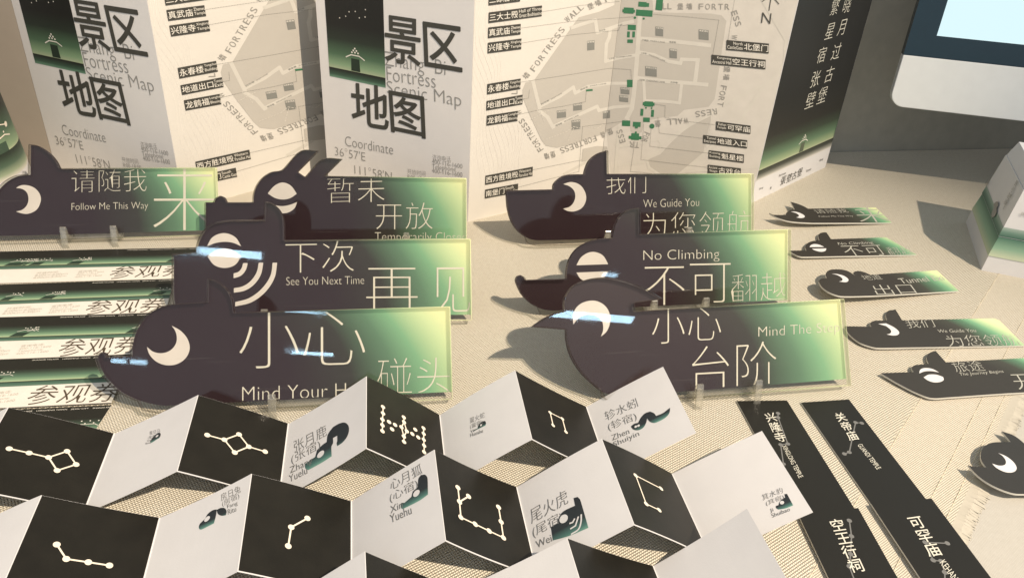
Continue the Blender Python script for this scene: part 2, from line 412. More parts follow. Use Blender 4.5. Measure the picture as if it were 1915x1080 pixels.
# ================================================================== acrylic direction signs
def arc_poly(c, r0, r1, a0, a1, n=10, ky=1.0):
    o = [(c[0]+r1*math.cos(a0+(a1-a0)*k/n), c[1]+ky*r1*math.sin(a0+(a1-a0)*k/n)) for k in range(n+1)]
    i = [(c[0]+r0*math.cos(a1+(a0-a1)*k/n), c[1]+ky*r0*math.sin(a1+(a0-a1)*k/n)) for k in range(n+1)]
    return o+i
def make_stand(pl0, lean, xs, label):
    """clear easel: two hooks in front, bars under the plate, a leaning back frame. Local frame of the stand:
    x along the sign, y away, z up, origin on the table under the sign's front lower edge"""
    root = thing('display_easel', label, 'display stand', pl0.M(), 'clear easels holding up the signs')
    t = math.tan(lean)
    for x in xs:
        m = MB()
        prof = [(-.0135, 0), (-.0128, .0045), (-.0108, .0115), (-.0078, .0195), (-.0055, .0228), (-.0030, .0228), (-.0012, .0195), (.0002, .0130), (.0022, .0062), (.014, .0062),
                (.014, .0034), (.0015, .0034), (-.0008, .0060), (-.0024, .0125), (-.0040, .0185), (-.0050, .0180), (-.0078, .0110), (-.0096, .0040), (-.0098, 0)]
        prof = [(y*.68 if y < 0 else y, zz*.95) for y, zz in prof]
        i = MB(); i.prism(prof, -.0029, .0029)
        m.v = [(x+z, y, zz) for y, zz, z in i.v]; m.f = i.f; m.m = i.m
        m.build('hook', HOOKMAT, root, bevel=.0005)
    a, b = min(xs), max(xs)
    m = MB(); m.box((a-.004, .004, .0018), (b+.004, .014, .0042)); m.build('ledge', HOOKMAT, root, bevel=.0005)
    m = MB()
    for x in (a, b):
        m.tube([(x, .014, .003), (x, .014+.045*t, .048)], .0018)
        m.tube([(x, .014+.045*t, .048), (x, .060, .002)], .0018)
    m.tube([(a, .014+.045*t, .048), (b, .014+.045*t, .048)], .0018)
    m.build('back_frame', CLEARSTAND, root, smooth_shade=True)
    return root

def make_sign(label, base, lean, outline, eyes, texts, hooks, stand_label, z0=.0085):
    A, B = onz(base[0], z0), onz(base[1], z0)
    u = (B-A).normalized(); back = Z.cross(u); L = R(lean)
    pl = PL(B, u, Z*math.cos(L)+back*math.sin(L))
    root = thing('direction_sign', label, 'sign', pl.M(), 'acrylic animal signs standing on easels')
    out = smooth(pl.locs(outline), sub=5)
    m = MB(); m.prism(out, -.0006, 0, 0, 1)
    m.build('printed_plate', [SIGNPRINT, BLACKEDGE], root)
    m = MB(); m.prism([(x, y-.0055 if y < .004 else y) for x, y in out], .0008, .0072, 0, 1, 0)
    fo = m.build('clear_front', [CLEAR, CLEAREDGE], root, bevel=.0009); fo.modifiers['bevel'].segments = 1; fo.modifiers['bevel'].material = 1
    m = MB()
    for e in eyes: m.poly(smooth(pl.locs(e), sub=5), .00025)
    m.build('eye', SIGNWHITE, root)
    m = MB()
    umax = lambda p: -.0004-p[0]
    vmin = lambda p: p[1]-.0008
    top = max(y for x, y in [pl.loc(p) for p in outline if abs(pl.loc(p)[0]) < .02])
    for tx in texts:
        s, bl, br, tl = tx[:4]; off = tx[4] if len(tx) > 4 else -.014
        m.tpx(pl, s, bl, br, tl, .00025, off=off, clips=(umax, vmin, lambda p: top-.0004-p[1]))
    m.build('lettering', SIGNLETTER, root)
    g = PL(onz(base[1], 0), u, back)
    o = Vector(B)-Z*z0-back*(.0075*math.cos(L))
    g = PL(o, u, back)
    xs = [pl.loc(h)[0] for h in hooks]
    make_stand(g, L, xs, stand_label)
    return root, pl

c5 = crop(0, 260, 3.99); c6 = crop(300, 270, 3.089); c7 = crop(150, 500, 2.553); c8 = crop(880, 260, 3.089); cm = crop(900, 480, 2.66)
EN_ = -.019
make_sign('dark horned animal sign reading Follow Me This Way, in front of the tilted left map',
  [(0, 441), (408, 430)], 31,
  [(58, 271), (75, 274), (95, 287), (108, 302), (115, 316), (406, 314), (410, 430), (0, 441), (-25, 438), (-42, 428), (-56, 408), (-62, 388), (-56, 380), (-50, 384), (-14, 379), (-10, 369), (0, 353), (18, 337), (36, 329), (57, 327)],
  [c5((120, 365), (150, 348), (190, 343), (250, 360), (295, 405), (306, 455), (280, 520), (240, 548), (200, 558), (155, 552), (120, 540), (165, 528), (203, 490), (213, 440), (198, 395), (165, 372))],
  [('请随我', (134, 360), (274, 357), (134, 318), -.022), ('Follow Me This Way', (134, 397), (277, 394), (134, 380), EN_), ('来', (286, 432), (404, 431), (286, 309), -.022)],
  [(128, 440), (220, 438)], 'clear easel with two hooks under the Follow Me This Way sign')
make_sign('dark two-horned animal sign reading Temporarily Closed, behind the See You Next Time sign',
  [(385, 452), (872, 446)], 25.5,
  [(385, 378), (401, 378), (404, 371), (413, 366), (422, 370), (426, 378), (474, 378), (475, 362), (481, 346), (492, 332), (508, 322), (528, 318), (564, 282), (597, 282.5), (558, 322), (571, 331), (605, 297.5), (641, 297.5), (609, 329), (872, 333), (872, 446), (385, 452)],
  [c6((620, 283), (660, 238), (705, 220), (752, 237), (788, 285), (750, 310), (705, 318), (660, 308)), c6((615, 333), (660, 350), (705, 356), (750, 348), (790, 332), (775, 368), (740, 392), (700, 397), (650, 375))],
  [('暂未', (612, 379.5), (719, 377), (612, 331), -.021), ('开放', (703, 428.5), (809, 428), (703, 379), -.021), ('Temporarily Closed', (701, 455), (872, 455), (701, 434), EN_)],
  [(520, 452), (760, 449)], 'clear easel under the Temporarily Closed sign, behind another sign')
S_, pS = make_sign('dark square-nosed animal sign with sound waves reading See You Next Time',
  [(330, 592), (882, 588)], 36,
  [(325, 476), (369, 473), (370, 462), (375, 447), (385, 431), (402, 419), (428, 413.5), (496, 412), (497, 378), (510, 381), (523, 391), (531, 407), (533, 428), (533, 450), (880, 447), (882, 588), (350, 592), (334, 582), (326, 560)],
  [c6((270, 588), (300, 537), (365, 512), (432, 535), (467, 588), (420, 568), (370, 562), (317, 570)), c6((272, 645), (320, 612), (370, 600), (420, 612), (467, 645), (432, 695), (370, 713), (310, 695)),
   [(463.4, 491.7), (460, 504), (451, 515), (437, 520), (437, 511), (446, 508), (452, 501), (454.7, 491.7)],
   [(492.5, 491), (488, 513), (475, 532), (458, 543), (437.5, 547), (437.5, 538.6), (454, 535), (468, 526), (480, 509), (484, 491)],
   [(518.4, 491), (514, 518), (497, 545), (470, 565), (440, 572.6), (440, 564.5), (466, 557), (490, 539), (506, 515), (510, 491)]],
  [('下次', (534, 510), (662, 507), (534, 452), -.021), ('See You Next Time', (535.5, 533), (681, 530.5), (535.5, 518), EN_), ('再', (685, 581), (781, 580), (685, 501), -.021), ('见', (806, 585), (879, 584), (806, 500), -.021)],
  [(500, 592), (760, 590)], 'clear easel under the See You Next Time sign')
H_, pH = make_sign('dark curl-nosed animal sign reading Mind Your Head, nearest to the folded star cards',
  [(330, 756), (845, 732)], 35,
  c7((85, 430), (92, 412), (112, 402), (132, 410), (136, 426), (250, 420), (250, 380), (262, 322), (292, 265), (338, 215), (400, 184), (480, 173), (612, 166), (614, 54), (660, 68), (702, 102), (728, 145), (738, 200), (740, 215), (1765, 186), (1775, 592), (470, 655), (400, 658), (305, 640), (210, 600), (150, 550), (110, 500)),
  [c7((437, 277), (482, 303), (515, 345), (523, 388), (505, 430), (462, 460), (410, 465), (362, 447), (330, 412), (319, 378), (347, 400), (390, 408), (433, 393), (458, 360), (461, 325), (452, 298))],
  [('小', (447, 689), (559, 686), (447, 581), -.023), ('心', (567, 683), (683, 680), (567, 583), -.023), ('碰头', (706, 737), (841, 733), (706, 670), -.021), ('Mind Your Head', (453, 749), (700, 739), (453, 723), EN_)],
  [(513, 748), (660, 742)], 'clear easel under the Mind Your Head sign')
make_sign('dark long-snouted animal sign reading We Guide You, in front of the right map',
  [(1000, 449), (1404, 431)], 22.5,
  c8((200, 297), (470, 290), (474, 262), (500, 232), (540, 210), (600, 203), (649, 203), (655, 178), (675, 130), (722, 88), (785, 65), (787, 201), (1622, 198), (1622, 531), (615, 580), (380, 584), (340, 576), (285, 546), (238, 490), (210, 410)),
  [c8((535, 260), (580, 248), (632, 265), (662, 308), (667, 350), (645, 395), (600, 417), (560, 415), (535, 402), (577, 387), (603, 345), (600, 303), (575, 275))],
  [('我们', (1134, 363), (1208, 361), (1134, 323), -.021), ('We Guide You', (1203, 388), (1307, 385), (1203, 373), EN_), ('为您领航', (1202, 447), (1405, 441), (1202, 398), -.021)],
  [(1130, 444), (1280, 437)], 'clear easel under the We Guide You sign')
N_, pN = make_sign('dark curl-nosed animal sign reading No Climbing, between two other signs',
  [(1061, 580), (1473, 560)], 29,
  c8((255, 812), (264, 791), (285, 784), (306, 797), (315, 812), (545, 806), (547, 765), (562, 700), (600, 640), (665, 597), (740, 575), (811, 572), (816, 540), (832, 488), (870, 430), (920, 404), (970, 398), (972, 549), (1832, 520), (1830, 928), (560, 987), (430, 985), (350, 952), (290, 895), (260, 835)),
  [c8((611, 728), (640, 680), (700, 651), (762, 670), (795, 722)), c8((611, 770), (795, 763), (768, 800), (700, 822), (640, 810))],
  [('No Climbing', (1203, 492), (1345, 488.5), (1203, 468), EN_), ('不', (1204, 571), (1280, 569), (1204, 499), -.022), ('可', (1290, 567), (1366, 565), (1290, 493), -.022), ('翻越', (1367, 566), (1470, 561), (1367, 513), -.021)],
  [(1215, 571), (1310, 567)], 'clear easel with hooks showing above the Mind The Step sign')
M_, pM = make_sign('dark long-beaked bird sign reading Mind The Step, beside the white folded card',
  [(1140, 740), (1583, 708)], 36,
  [(992, 611), (1013, 596.5), (1035, 586), (1053, 581.5), (1052, 567), (1056, 553), (1068, 536), (1088, 525), (1118, 519.5), (1150, 522.5), (1186, 533), (1212, 545), (1235, 559.5), (1182, 567), (1184, 582), (1571, 559), (1583, 708), (1210, 736), (1133, 735), (1103, 715), (1078, 688), (1063, 660), (1057, 635), (1056, 616)],
  [cm((458, 335), (455, 290), (478, 246), (520, 222), (570, 219), (615, 243), (640, 288), (640, 330), (622, 372), (595, 396), (606, 362), (602, 325), (578, 297), (530, 287), (490, 300), (468, 322))],
  [('小', (1219, 643), (1280, 640), (1219, 577), -.022), ('心', (1287, 637), (1348, 634), (1287, 576), -.022), ('Mind The Step', (1418, 635), (1570, 625), (1418, 611), EN_), ('台', (1294, 735), (1363, 731), (1294, 648), -.022), ('阶', (1377, 729), (1452, 724), (1377, 641), -.022)],
  [(1297, 730), (1405, 722)], 'clear easel with two hooks under the Mind The Step sign')

# ================================================================== bookmarks lying on the linen
def make_bookmark(label, z, p_left, p_right, tau, outline, eyes, texts, mat=None, group='animal shaped bookmarks'):
    pl = flat(p_right, z, (2*p_right[0]-p_left[0], 2*p_right[1]-p_left[1]), 0)
    a, b = onz(p_left, z), onz(p_right, z); u = (b-a).normalized(); vv = Z.cross(u)
    u = (u*math.cos(tau)-Z*math.sin(tau)).normalized(); pl = PL(b, u, vv)
    root = thing('bookmark', label, 'bookmark', pl.M(), group)
    m = MB(); m.prism(smooth(pl.locs(outline), sub=5), -.0016, 0, 0, 1)
    m.build('printed_card', [mat or TAGPRINT, EDGE], root)
    m = MB()
    for e in eyes: m.poly(smooth(pl.locs(e), sub=5), .00018)
    m.build('eye', WHITE, root)
    if texts:
        m = MB()
        for t in texts: m.tpx(pl, t[0], t[1], t[2], t[3], .00018, off=(t[4]-.009) if len(t) > 4 else -.014, clips=(lambda p: -.0003-p[0],))
        m.build('lettering', TAGLETTER, root)
    return root
k1 = crop(1430, 360, 7.66); k2 = crop(1500, 490, 6.383); k3 = crop(1570, 560, 5.4); k6 = crop(1740, 700, 3.6); kr = crop(1400, 350, 2.51)
make_bookmark('smallest looking horned bookmark reading Follow Me This Way, farthest back on the linen', .0022, (1521, 416.4), (1667, 416.2), .055,
  k1((65, 293), (120, 318), (305, 323), (305, 300), (330, 272), (375, 252), (432, 243), (400, 180), (372, 132), (470, 160), (560, 195), (620, 230), (1590, 213), (1820, 432), (700, 434), (600, 430), (440, 420), (320, 402), (200, 365), (115, 325)),
  [k1((375, 275), (440, 275), (520, 300), (572, 335), (565, 357), (520, 367), (450, 357), (485, 345), (488, 325), (450, 297))],
  [('请随我', (1527, 399.5), (1588, 397.5), (1519, 391.5)), ('Follow Me This Way', (1532.5, 407), (1596.5, 406), (1530.5, 403.5), .0), ('来', (1610, 416), (1669, 415), (1592, 388.5), -.006)])
make_bookmark('flat-eared bookmark with striped eye reading No Climbing, beside the No Climbing sign', .0022, (1500, 480), (1715, 476), .02,
  k1((352, 830), (600, 828), (582, 785), (600, 740), (645, 705), (700, 692), (785, 685), (768, 625), (782, 590), (830, 570), (885, 568), (950, 666), (1740, 640), (2180, 890), (1450, 903), (540, 918), (480, 905), (420, 875), (380, 850)),
  [k1((643, 782), (660, 755), (710, 738), (780, 747), (852, 780)), k1((675, 805), (882, 800), (872, 832), (830, 848), (775, 845), (710, 825))],
  [('No Climbing', (1569, 459.5), (1634, 457), (1566, 453.5), .004), ('不可', (1584, 478.5), (1659, 476.5), (1571, 460)), ('翻越', (1665, 477), (1711, 475.5), (1655, 462.5))])
make_bookmark('round-cheeked bookmark reading Tunnel Exit, third row of the linen beside the white box', .0022, (1570, 553), (1793, 543.6), .07,
  k2((205, 245), (205, 215), (240, 195), (298, 188), (280, 155), (298, 112), (350, 88), (480, 88), (560, 112), (630, 160), (612, 125), (655, 105), (730, 115), (815, 150), (1610, 97), (1870, 342), (830, 400), (455, 403), (340, 365), (255, 312)),
  [k2((355, 138), (430, 145), (500, 165), (548, 200), (550, 225), (520, 240), (440, 232), (475, 222), (478, 195), (430, 160))],
  [('地道', (1617, 524), (1651, 522), (1608, 514.5)), ('出口', (1641, 552), (1715.5, 548.5), (1628.5, 533)), ('Tunnel Exit', (1686, 530.5), (1775, 523), (1678, 521), .004)])
make_bookmark('pointed-snout bookmark with crescent eye reading We Guide You, right of the Mind The Step sign', .0022, (1638, 650), (1911, 645), .012,
  k3((45, 267), (322, 272), (308, 240), (345, 213), (482, 210), (468, 160), (490, 115), (565, 98), (632, 207), (1560, 190), (1615, 210), (1870, 462), (700, 482), (375, 485), (290, 465), (200, 430), (100, 350)),
  [k3((390, 245), (470, 240), (550, 280), (600, 325), (590, 355), (540, 363), (475, 352), (513, 340), (518, 310), (470, 267))],
  [('我们', (1698, 613.5), (1750, 611), (1690.5, 598)), ('We Guide You', (1755, 622), (1826, 620.5), (1752.5, 616), .004), ('为您领航', (1776, 648), (1913, 645), (1765, 627))])
make_bookmark('pointed-snout bookmark with split eye reading The Journey Begins, cut by the right edge', .0022, (1773.7, 742.4), (2040, 730), .012,
  k3((415, 740), (752, 729), (730, 700), (740, 670), (770, 658), (900, 648), (880, 590), (905, 540), (970, 515), (1075, 632), (1863, 588), (2330, 562), (2540, 920), (1863, 935), (1100, 985), (920, 990), (780, 940), (620, 860), (500, 792)),
  [k3((805, 745), (815, 707), (860, 690), (940, 700), (1005, 735), (930, 722), (860, 725)), k3((848, 785), (900, 757), (980, 758), (1045, 780), (1052, 808), (1020, 830), (950, 835), (890, 815))],
  [('旅途', (1789, 695.5), (1844, 692.5), (1776, 676.5)), ('The Journey Begins', (1796, 704), (1878, 698), (1793, 697), .004), ('开启', (1905, 728), (2000, 725), (1886, 698))])
DARKPRINT = paper('dark bookmark print', (.032, .030, .027), rough=.5)
make_bookmark('black horned round bookmark head with a crescent eye, lying across the frayed fringe', .004, (1865, 911), (2045, 925), .05,
  k6((480, 380), (560, 408), (630, 460), (740, 560), (860, 690), (900, 810), (640, 802), (560, 798), (450, 760), (360, 710), (300, 660), (255, 608), (285, 618), (375, 622), (345, 580), (340, 522), (370, 477), (420, 456), (540, 452), (515, 420)),
  [k6((455, 527), (510, 550), (560, 590), (580, 630), (555, 657), (500, 655), (440, 625), (415, 598), (460, 612), (502, 605), (505, 575), (482, 545))], [], DARKPRINT)

# ================================================================== long black strips
def chain(m, q, links, wd, r, z, mi=0):
    for a, b in links: m.strip([q[a], q[b]], wd, z, mi)
    for p in q: m.disc(p, r, z, mi)
STRIPGRAD = gradient_v('strip print', [(0, (.013, .012, .0095)), (.76, (.013, .012, .0095)), (.84, (.05, .15, .08)), (.885, (.30, .38, .20)), (.89, (.02, .02, .016)), (.93, (.03, .05, .035)), (.95, (.7, .68, .62)), (1, (.7, .68, .62))], 0, -.21)
s8 = crop(1350, 720, 3.0)
def make_strip(label, z, TL, TR, ang_px, length, txt, eng, dots, links):
    a, b = onz(TL, z), onz(TR, z); u = (b-a).normalized(); pl = PL(a, u, Z.cross(u)); wd = (b-a).length
    root = thing('bookmark_strip', label, 'bookmark', pl.M(), 'long black temple bookmarks')
    e = pl.loc(ang_px); s = e[0]/e[1]; L = -length
    m = MB(); m.prism([(0, 0), (s*L, L), (wd+s*L, L), (wd, 0)], -.0012, 0, 0, 1); m.build('printed_card', [STRIPGRAD, EDGE], root)
    m = MB(); d = pl.locs(s8(*dots)); chain(m, d, links, .0009, .0018, .00012); m.build('star_line', GREYLINE, root)
    m = MB(); m.tpx(pl, '\n'.join(txt[0]), txt[1], txt[2], txt[3], .0003, off=.006)
    if eng: m.tpx(pl, eng[0], eng[1], eng[2], eng[3], .0003, off=-.002)
    m.build('lettering', SIGNLETTER, root)
make_strip('long black strip reading Xinglong Temple, partly under the white folded card', .0016, (1377.7, 749), (1471.7, 748), (1497, 968), .205,
  ('兴隆寺', (1453, 827), (1473, 824), (1428, 773)), ('XINGLONG TEMPLE', (1462, 834), (1494, 894), (1470, 831)),
  [(315, 157), (315, 180), (370, 328), (330, 333), (345, 440)], [(0, 1), (1, 2), (2, 3), (3, 4)])
make_strip('long black strip reading Guandi Temple, in the middle of the linen near the fringe', .0016, (1497.7, 752), (1587.5, 746), (1628, 940), .205,
  ('关帝庙', (1589, 824), (1608, 821), (1558, 773)), ('GUANDI TEMPLE', (1603, 832), (1640, 878), (1611, 829)),
  [(785, 212), (750, 208), (715, 375), (687, 384)], [(0, 1), (1, 2), (2, 3)])
make_strip('wide looking black strip with four large characters, lying on the Xinglong strip', .0032, (1490, 955), (1605, 949), (1551, 1083), .205,
  ('空王行祠', (1592, 1071), (1619, 1067), (1548, 972)), None,
  [(715, 758), (727, 845), (722, 945), (715, 1015), (745, 1095)], [(0, 1), (1, 2), (2, 3), (3, 4)])
make_strip('black strip reading Kehan Temple, overlapping the end of the Guandi strip', .0042, (1629, 941), (1742, 931), (1721, 1080), .205,
  ('可罕庙', (1738, 1041), (1764, 1037), (1695, 968)), ('KEHAN TEMPLE', (1757, 1052), (1815, 1130), (1766, 1045)),
  [(1265, 885), (1140, 880), (1185, 980), (1230, 985), (1250, 1048), (1252, 1100)], [(0, 1), (1, 2), (2, 3), (3, 4), (4, 5)])

# ================================================================== tickets on the left
TBLACK, TGREEN, TPALE = (.018, .0175, .0135), (.10, .22, .12), (.42, .50, .30)
HOUSEINK = paper('house ink', (.025, .045, .03))
def make_ticket(label, z, yl, yr, xr, end, words, smalls, houses, shift=0):
    """yl / yr: pixel heights at x=0 and at x=xr of top edge, horizon, white band top, bottom edge"""
    p0, p1 = (0, yl[3]), (xr, yr[3])
    a, b = onz(p0, z), onz(p1, z); u = (b-a).normalized(); pl = PL(b, u, Z.cross(u))
    vh, vw, vt = (pl.loc((xr, yr[k]))[1] for k in (1, 2, 0))
    right = lambda v: (lambda e0, e1: e0[0]+(e1[0]-e0[0])*(v-e0[1])/(e1[1]-e0[1]))(pl.loc(end[0]), pl.loc(end[1]))
    x0 = -.21
    root = thing('ticket', label, 'ticket', pl.M(), 'admission tickets laid in rows')
    g = gradient_v('ticket print', [(0, TPALE), (.015, TPALE), (.06, (.24, .36, .22)), (.20, (.10, .18, .115)), (.38, (.04, .06, .042)), (.52, TBLACK), (1, TBLACK)], vh, vt)
    g2 = gradient_v('ticket lower print', [(0, (.11, .19, .14)), (.75, (.05, .10, .07)), (.9, (.03, .035, .025)), (1, (.025, .025, .02))], vw, vh)
    sx = right(0); k = (right(vt)-right(0))/vt
    x0s = lambda v: x0+k*v
    m = MB()
    m.prism([(x0s(0), 0), (sx, 0), (right(vt), vt), (x0s(vt), vt)], -.0004, 0)
    m.build('card', paper('ticket paper', (.74, .70, .63)), root)
    m = MB(); m.poly([(x0s(vh), vh), (right(vh), vh), (right(vt), vt), (x0s(vt), vt)], .0001, 0); m.poly([(x0s(vw), vw), (right(vw), vw), (right(vh), vh), (x0s(vh), vh)], .0001, 1)
    m.build('night_scene', [g, g2], root)
    hs = (vt-vh)
    for hx in houses:
        m = MB()
        c0 = pl.loc(hx[0]); wd = hx[1]; x = c0[0]
        m.poly([(x, vh+.0003), (x+wd, vh+.0003), (x+wd+hs*.14, vh+hs*.20), (x+hs*.14, vh+hs*.20)], .0002, 0)
        m.strip([(x-.002+hs*.2, vh+hs*.24), (x+.001+hs*.26, vh+hs*.31), (x+wd+hs*.24, vh+hs*.31), (x+wd+.004+hs*.2, vh+hs*.25)], .00045, .0002, 1)
        for q in range(5): m.disc((x+hs*.3+wd*q/4, vh+hs*(.33+.10*abs(math.sin(q*1.7+wd*900)))), .0006, .0002, 1, 6)
        m.build('house_drawing', [HOUSEINK, PAPERINK], root)
    m = MB()
    m.tat('ZHANGBI VILLAGE    LONGFENG TOWN    JIEXIU CITY    SHANXI PROVINCE', (right(vt)-.034, vt-hs*.10), hs*.055, .0002, 1, wmul=1.35)
    m.build('place_lettering', [HOUSEINK, PAPERINK], root)
    m = MB()
    if words: m.tpx(pl, '参观券', words[0], words[1], words[2], .0002, off=-.008, clips=(lambda p: p[1]-.0003, lambda p: vw-p[1]))
    m.build('lettering', paper('brown ink', (.075, .055, .035)), root)
    m = MB()
    for s in smalls:
        m.tpx(pl, '咨询电话:\n400-116-1600\nTelephone:\n400-116-1600' if s[3] else '开放时间:\n8:00am-6:00pm\n8:00am-5:30pm', s[0], s[1], s[2], .0002, off=.0)
    if smalls: m.build('small_print', paper('pale brown ink', (.47, .44, .38)), root)
    return root
make_ticket('admission ticket row at the top of the stack, under the Follow Me This Way sign', .0012, (472.4, 500, 507, 529), (463.5, 489.8, 496, 520.5), 325, [(356, 519.5), (382, 462)], [(200, 522), (345, 515), (214, 498.5)],
  [[(139, 519.5), (190, 516), (147, 506.5), 1], [(61, 522), (123, 518), (70, 509), 0]], [[(8, 495), .010], [(28, 495), .0055], [(41, 495), .003], [(54, 494), .010], [(125, 493), .0085], [(142, 493), .003], [(311, 488), .012]])
make_ticket('admission ticket second from the top, its pale corner beside the curved sign edge', .0018, (530, 561.5, 569.5, 595), (521.5, 551, 557.6, 582.5), 310, [(309, 582.5), (327, 521)], [(155, 588.5), (304, 583), (170, 561.5)],
  [[(89, 586), (145, 581), (97, 571), 1], [(3, 589), (73, 584), (14, 575), 0]], [[(0, 559), .008], [(74, 558), .0075], [(91, 557), .003], [(277, 551), .012]])
make_ticket('admission ticket third from the top, touched by the curled nose of a sign', .0024, (596, 632.6, 640.7, 671), (586, 622.8, 630, 662.5), 245, [(256, 662), (286, 584)], [(104, 667), (257, 659), (120, 634)],
  [[(29, 663), (90, 658), (40, 645), 1], [(-45, 668), (14, 664), (-34, 650), 0]], [[(16, 630), .008], [(35, 629), .003], [(235, 620), .011]])
make_ticket('admission ticket fourth from the top, half in the shadow of a curved sign', .0030, (672, 715, 724, 762), (664, 705.5, 714.5, 752.5), 190, [(209, 751), (246, 661)], [(43, 757), (215, 750), (66, 721)],
  [[(-35, 757), (27, 750), (-22, 734), 1]], [[(-30, 713), .009], [(188, 704), .010]])
make_ticket('dark admission ticket end sticking out under the folded star card', .0010, (765, 815, 828, 872), (756.6, 806, 818, 860), 209, [(142, 860), (209, 756.6)], None, [], [[(120, 806), .012]])

# ================================================================== folded star cards (concertinas lying on the linen)
def bow(o, pl):
    """the page's slight curl, shared by what is printed on it"""
    L, h = pl.bow
    for v in o.data.vertices: v.co.z += 4*h*(v.co.x/L)*(1-v.co.x/L)
    return o
def make_concertina(label, folds, valley_ids, depth, drop0=0):
    """folds: pixels of the far ends of the folds; valleys touch the linen, ridges stand above it"""
    A, B = onz(folds[valley_ids[0]], .0006), onz(folds[valley_ids[-1]], .0006)
    if valley_ids[0] == valley_ids[-1]: B = A+ROWDIR
    e = (B-A).normalized(); fwd = Vector((e.y, -e.x, 0))        # towards the viewer
    vp = PL(A, e, Z)
    pts = []
    for k, p in enumerate(folds):
        if isinstance(p, Vector): pts.append(p); continue
        a, b = vp.loc(p)
        pts.append(A+e*a+Z*(max(b, 0) if k not in valley_ids else 0))
    M = PL(A, e, Z.cross(e)).M()
    root = thing('star_card', label, 'folded card', M, 'concertina star cards lying in zigzags')
    planes = []
    for k in range(len(pts)-1):
        P, Q = pts[k], pts[k+1]; u = (Q-P).normalized()
        pl = PL(P, u, -fwd); L = (Q-P).length
        isblack = P.z > Q.z
        h = random.choice((-1, 1))*random.uniform(.0004, .0013); pl.bow = (L, h)
        m = MB(); nx = 12
        for j in range(nx):
            xa, xb = L*j/nx, L*(j+1)/nx
            m.face([(xa, -depth, 0), (xb, -depth, 0), (xb, 0, 0), (xa, 0, 0)]); m.face([(xa, 0, -.00035), (xb, 0, -.00035), (xb, -depth, -.00035), (xa, -depth, -.00035)])
            m.face([(xa, -depth, -.00035), (xb, -depth, -.00035), (xb, -depth, 0), (xa, -depth, 0)]); m.face([(xb, 0, -.00035), (xa, 0, -.00035), (xa, 0, 0), (xb, 0, 0)])
        m.face([(0, 0, 0), (0, 0, -.00035), (0, -depth, -.00035), (0, -depth, 0)]); m.face([(L, 0, -.00035), (L, 0, 0), (L, -depth, 0), (L, -depth, -.00035)])
        Mi = M.inverted() @ pl.M()
        if isblack: Mi = Mi @ Matrix.Translation((0, 0, 0))
        o = bow(m.build('black_page' if isblack else 'white_page', WHITE, root, Mi), pl)
        if isblack:
            m = MB()
            for j in range(nx):
                xa, xb = .0005+(L-.0014)*j/nx, .0005+(L-.0014)*(j+1)/nx
                m.face([(xa, -depth+.0007, .00012), (xb, -depth+.0007, .00012), (xb, -.0002, .00012), (xa, -.0002, .00012)])
            bow(m.build('black_print', BLACK, o), pl)
        planes.append((pl, o))
    return root, e, planes
def stars(page, pts, links, r=.0021, wd=.0011):
    pl, o = page; m = MB(); chain(m, pl.locs(pts), links, wd, r, .0003); bow(m.build('star_line', WARMINK, o), pl)
def creature(page, parts, eyes=(), whites=()):
    pl, o = page; m = MB()
    for p in parts: m.poly(smooth(pl.locs(p), sub=5), .0002)
    ob = bow(m.build('animal_drawing', CREATURE, o), pl)
    m = MB()
    for (c, r) in eyes:
        q = pl.loc(c); m.disc(q, r, .0003, 0, 16)
    for wl in whites: m.strip(smooth(pl.locs(wl), closed=False), .0011, .0003)
    if m.f: bow(m.build('drawing_highlight', WHITE, ob), pl)
def caption(page, items):
    pl, o = page; m = MB()
    for t, bl, br, tl in items:
        m.tpx(pl, t, bl, br, tl, .00025, off=-.010 if ord(t[0]) > 255 or t[0] == '(' else -.003)
    bow(m.build('lettering', CAPINK, o), pl)
def make_creature_mat():
    m, nt, b = new_mat('animal print'); b.inputs['Roughness'].default_value = .5
    tc = nt.nodes.new('ShaderNodeTexCoord'); sp = nt.nodes.new('ShaderNodeSeparateXYZ'); nt.links.new(tc.outputs['Generated'], sp.inputs[0])
    nt.links.new(ramp(nt, sp.outputs[1], [(0, (.16, .34, .27)), (.12, (.07, .17, .15)), (.35, (.022, .03, .035)), (1, (.018, .022, .027))]), b.inputs['Base Color'])
    return m
CREATURE = make_creature_mat(); CAPINK = paper('caption ink', (.16, .16, .155))
a5, a6, a7 = crop(0, 700, 2.842), crop(440, 680, 2.7), crop(900, 680, 2.7)
def px1(c, *p): return c(*p)
ROWDIR = Vector((.983, .185, 0))

R1, e1, P1 = make_concertina('star card with the most pages, back row touching the Mind Your Head sign',
   [(-150, 830), (15, 761), (215, 810), (370, 738), (540, 790), (685, 703), (823, 770), (963, 692), (1097, 760), (1240, 685)], [2, 4, 6, 8], .077)
stars(P1[1], a5((48, 397), (153, 421), (256, 445), (355, 412), (403, 481), (302, 514)), [(0, 1), (1, 2), (2, 3), (3, 4), (4, 5), (5, 2)])
stars(P1[3], a5((1100, 324), (1190, 350), (1268, 322), (1320, 387), (1245, 418), (1407, 412)), [(0, 1), (1, 2), (2, 3), (3, 4), (4, 1), (3, 5)])
stars(P1[5], a6((743, 220), (743, 252), (740, 283), (740, 312), (740, 342), (773, 296), (803, 311), (788, 333), (847, 273), (848, 297), (835, 323), (862, 343), (847, 370), (848, 397), (905, 335), (890, 357), (920, 374), (947, 327), (948, 355), (948, 385), (950, 415), (950, 448)),
      [(0, 1), (1, 2), (2, 3), (3, 4), (8, 9), (9, 10), (10, 12), (9, 11), (11, 12), (12, 13), (17, 18), (18, 19), (19, 20), (20, 21)], .0019, .001)
stars(P1[7], a7((350, 243), (365, 307), (412, 274), (430, 340)), [(1, 0), (0, 2), (2, 3)], .0017, .001)
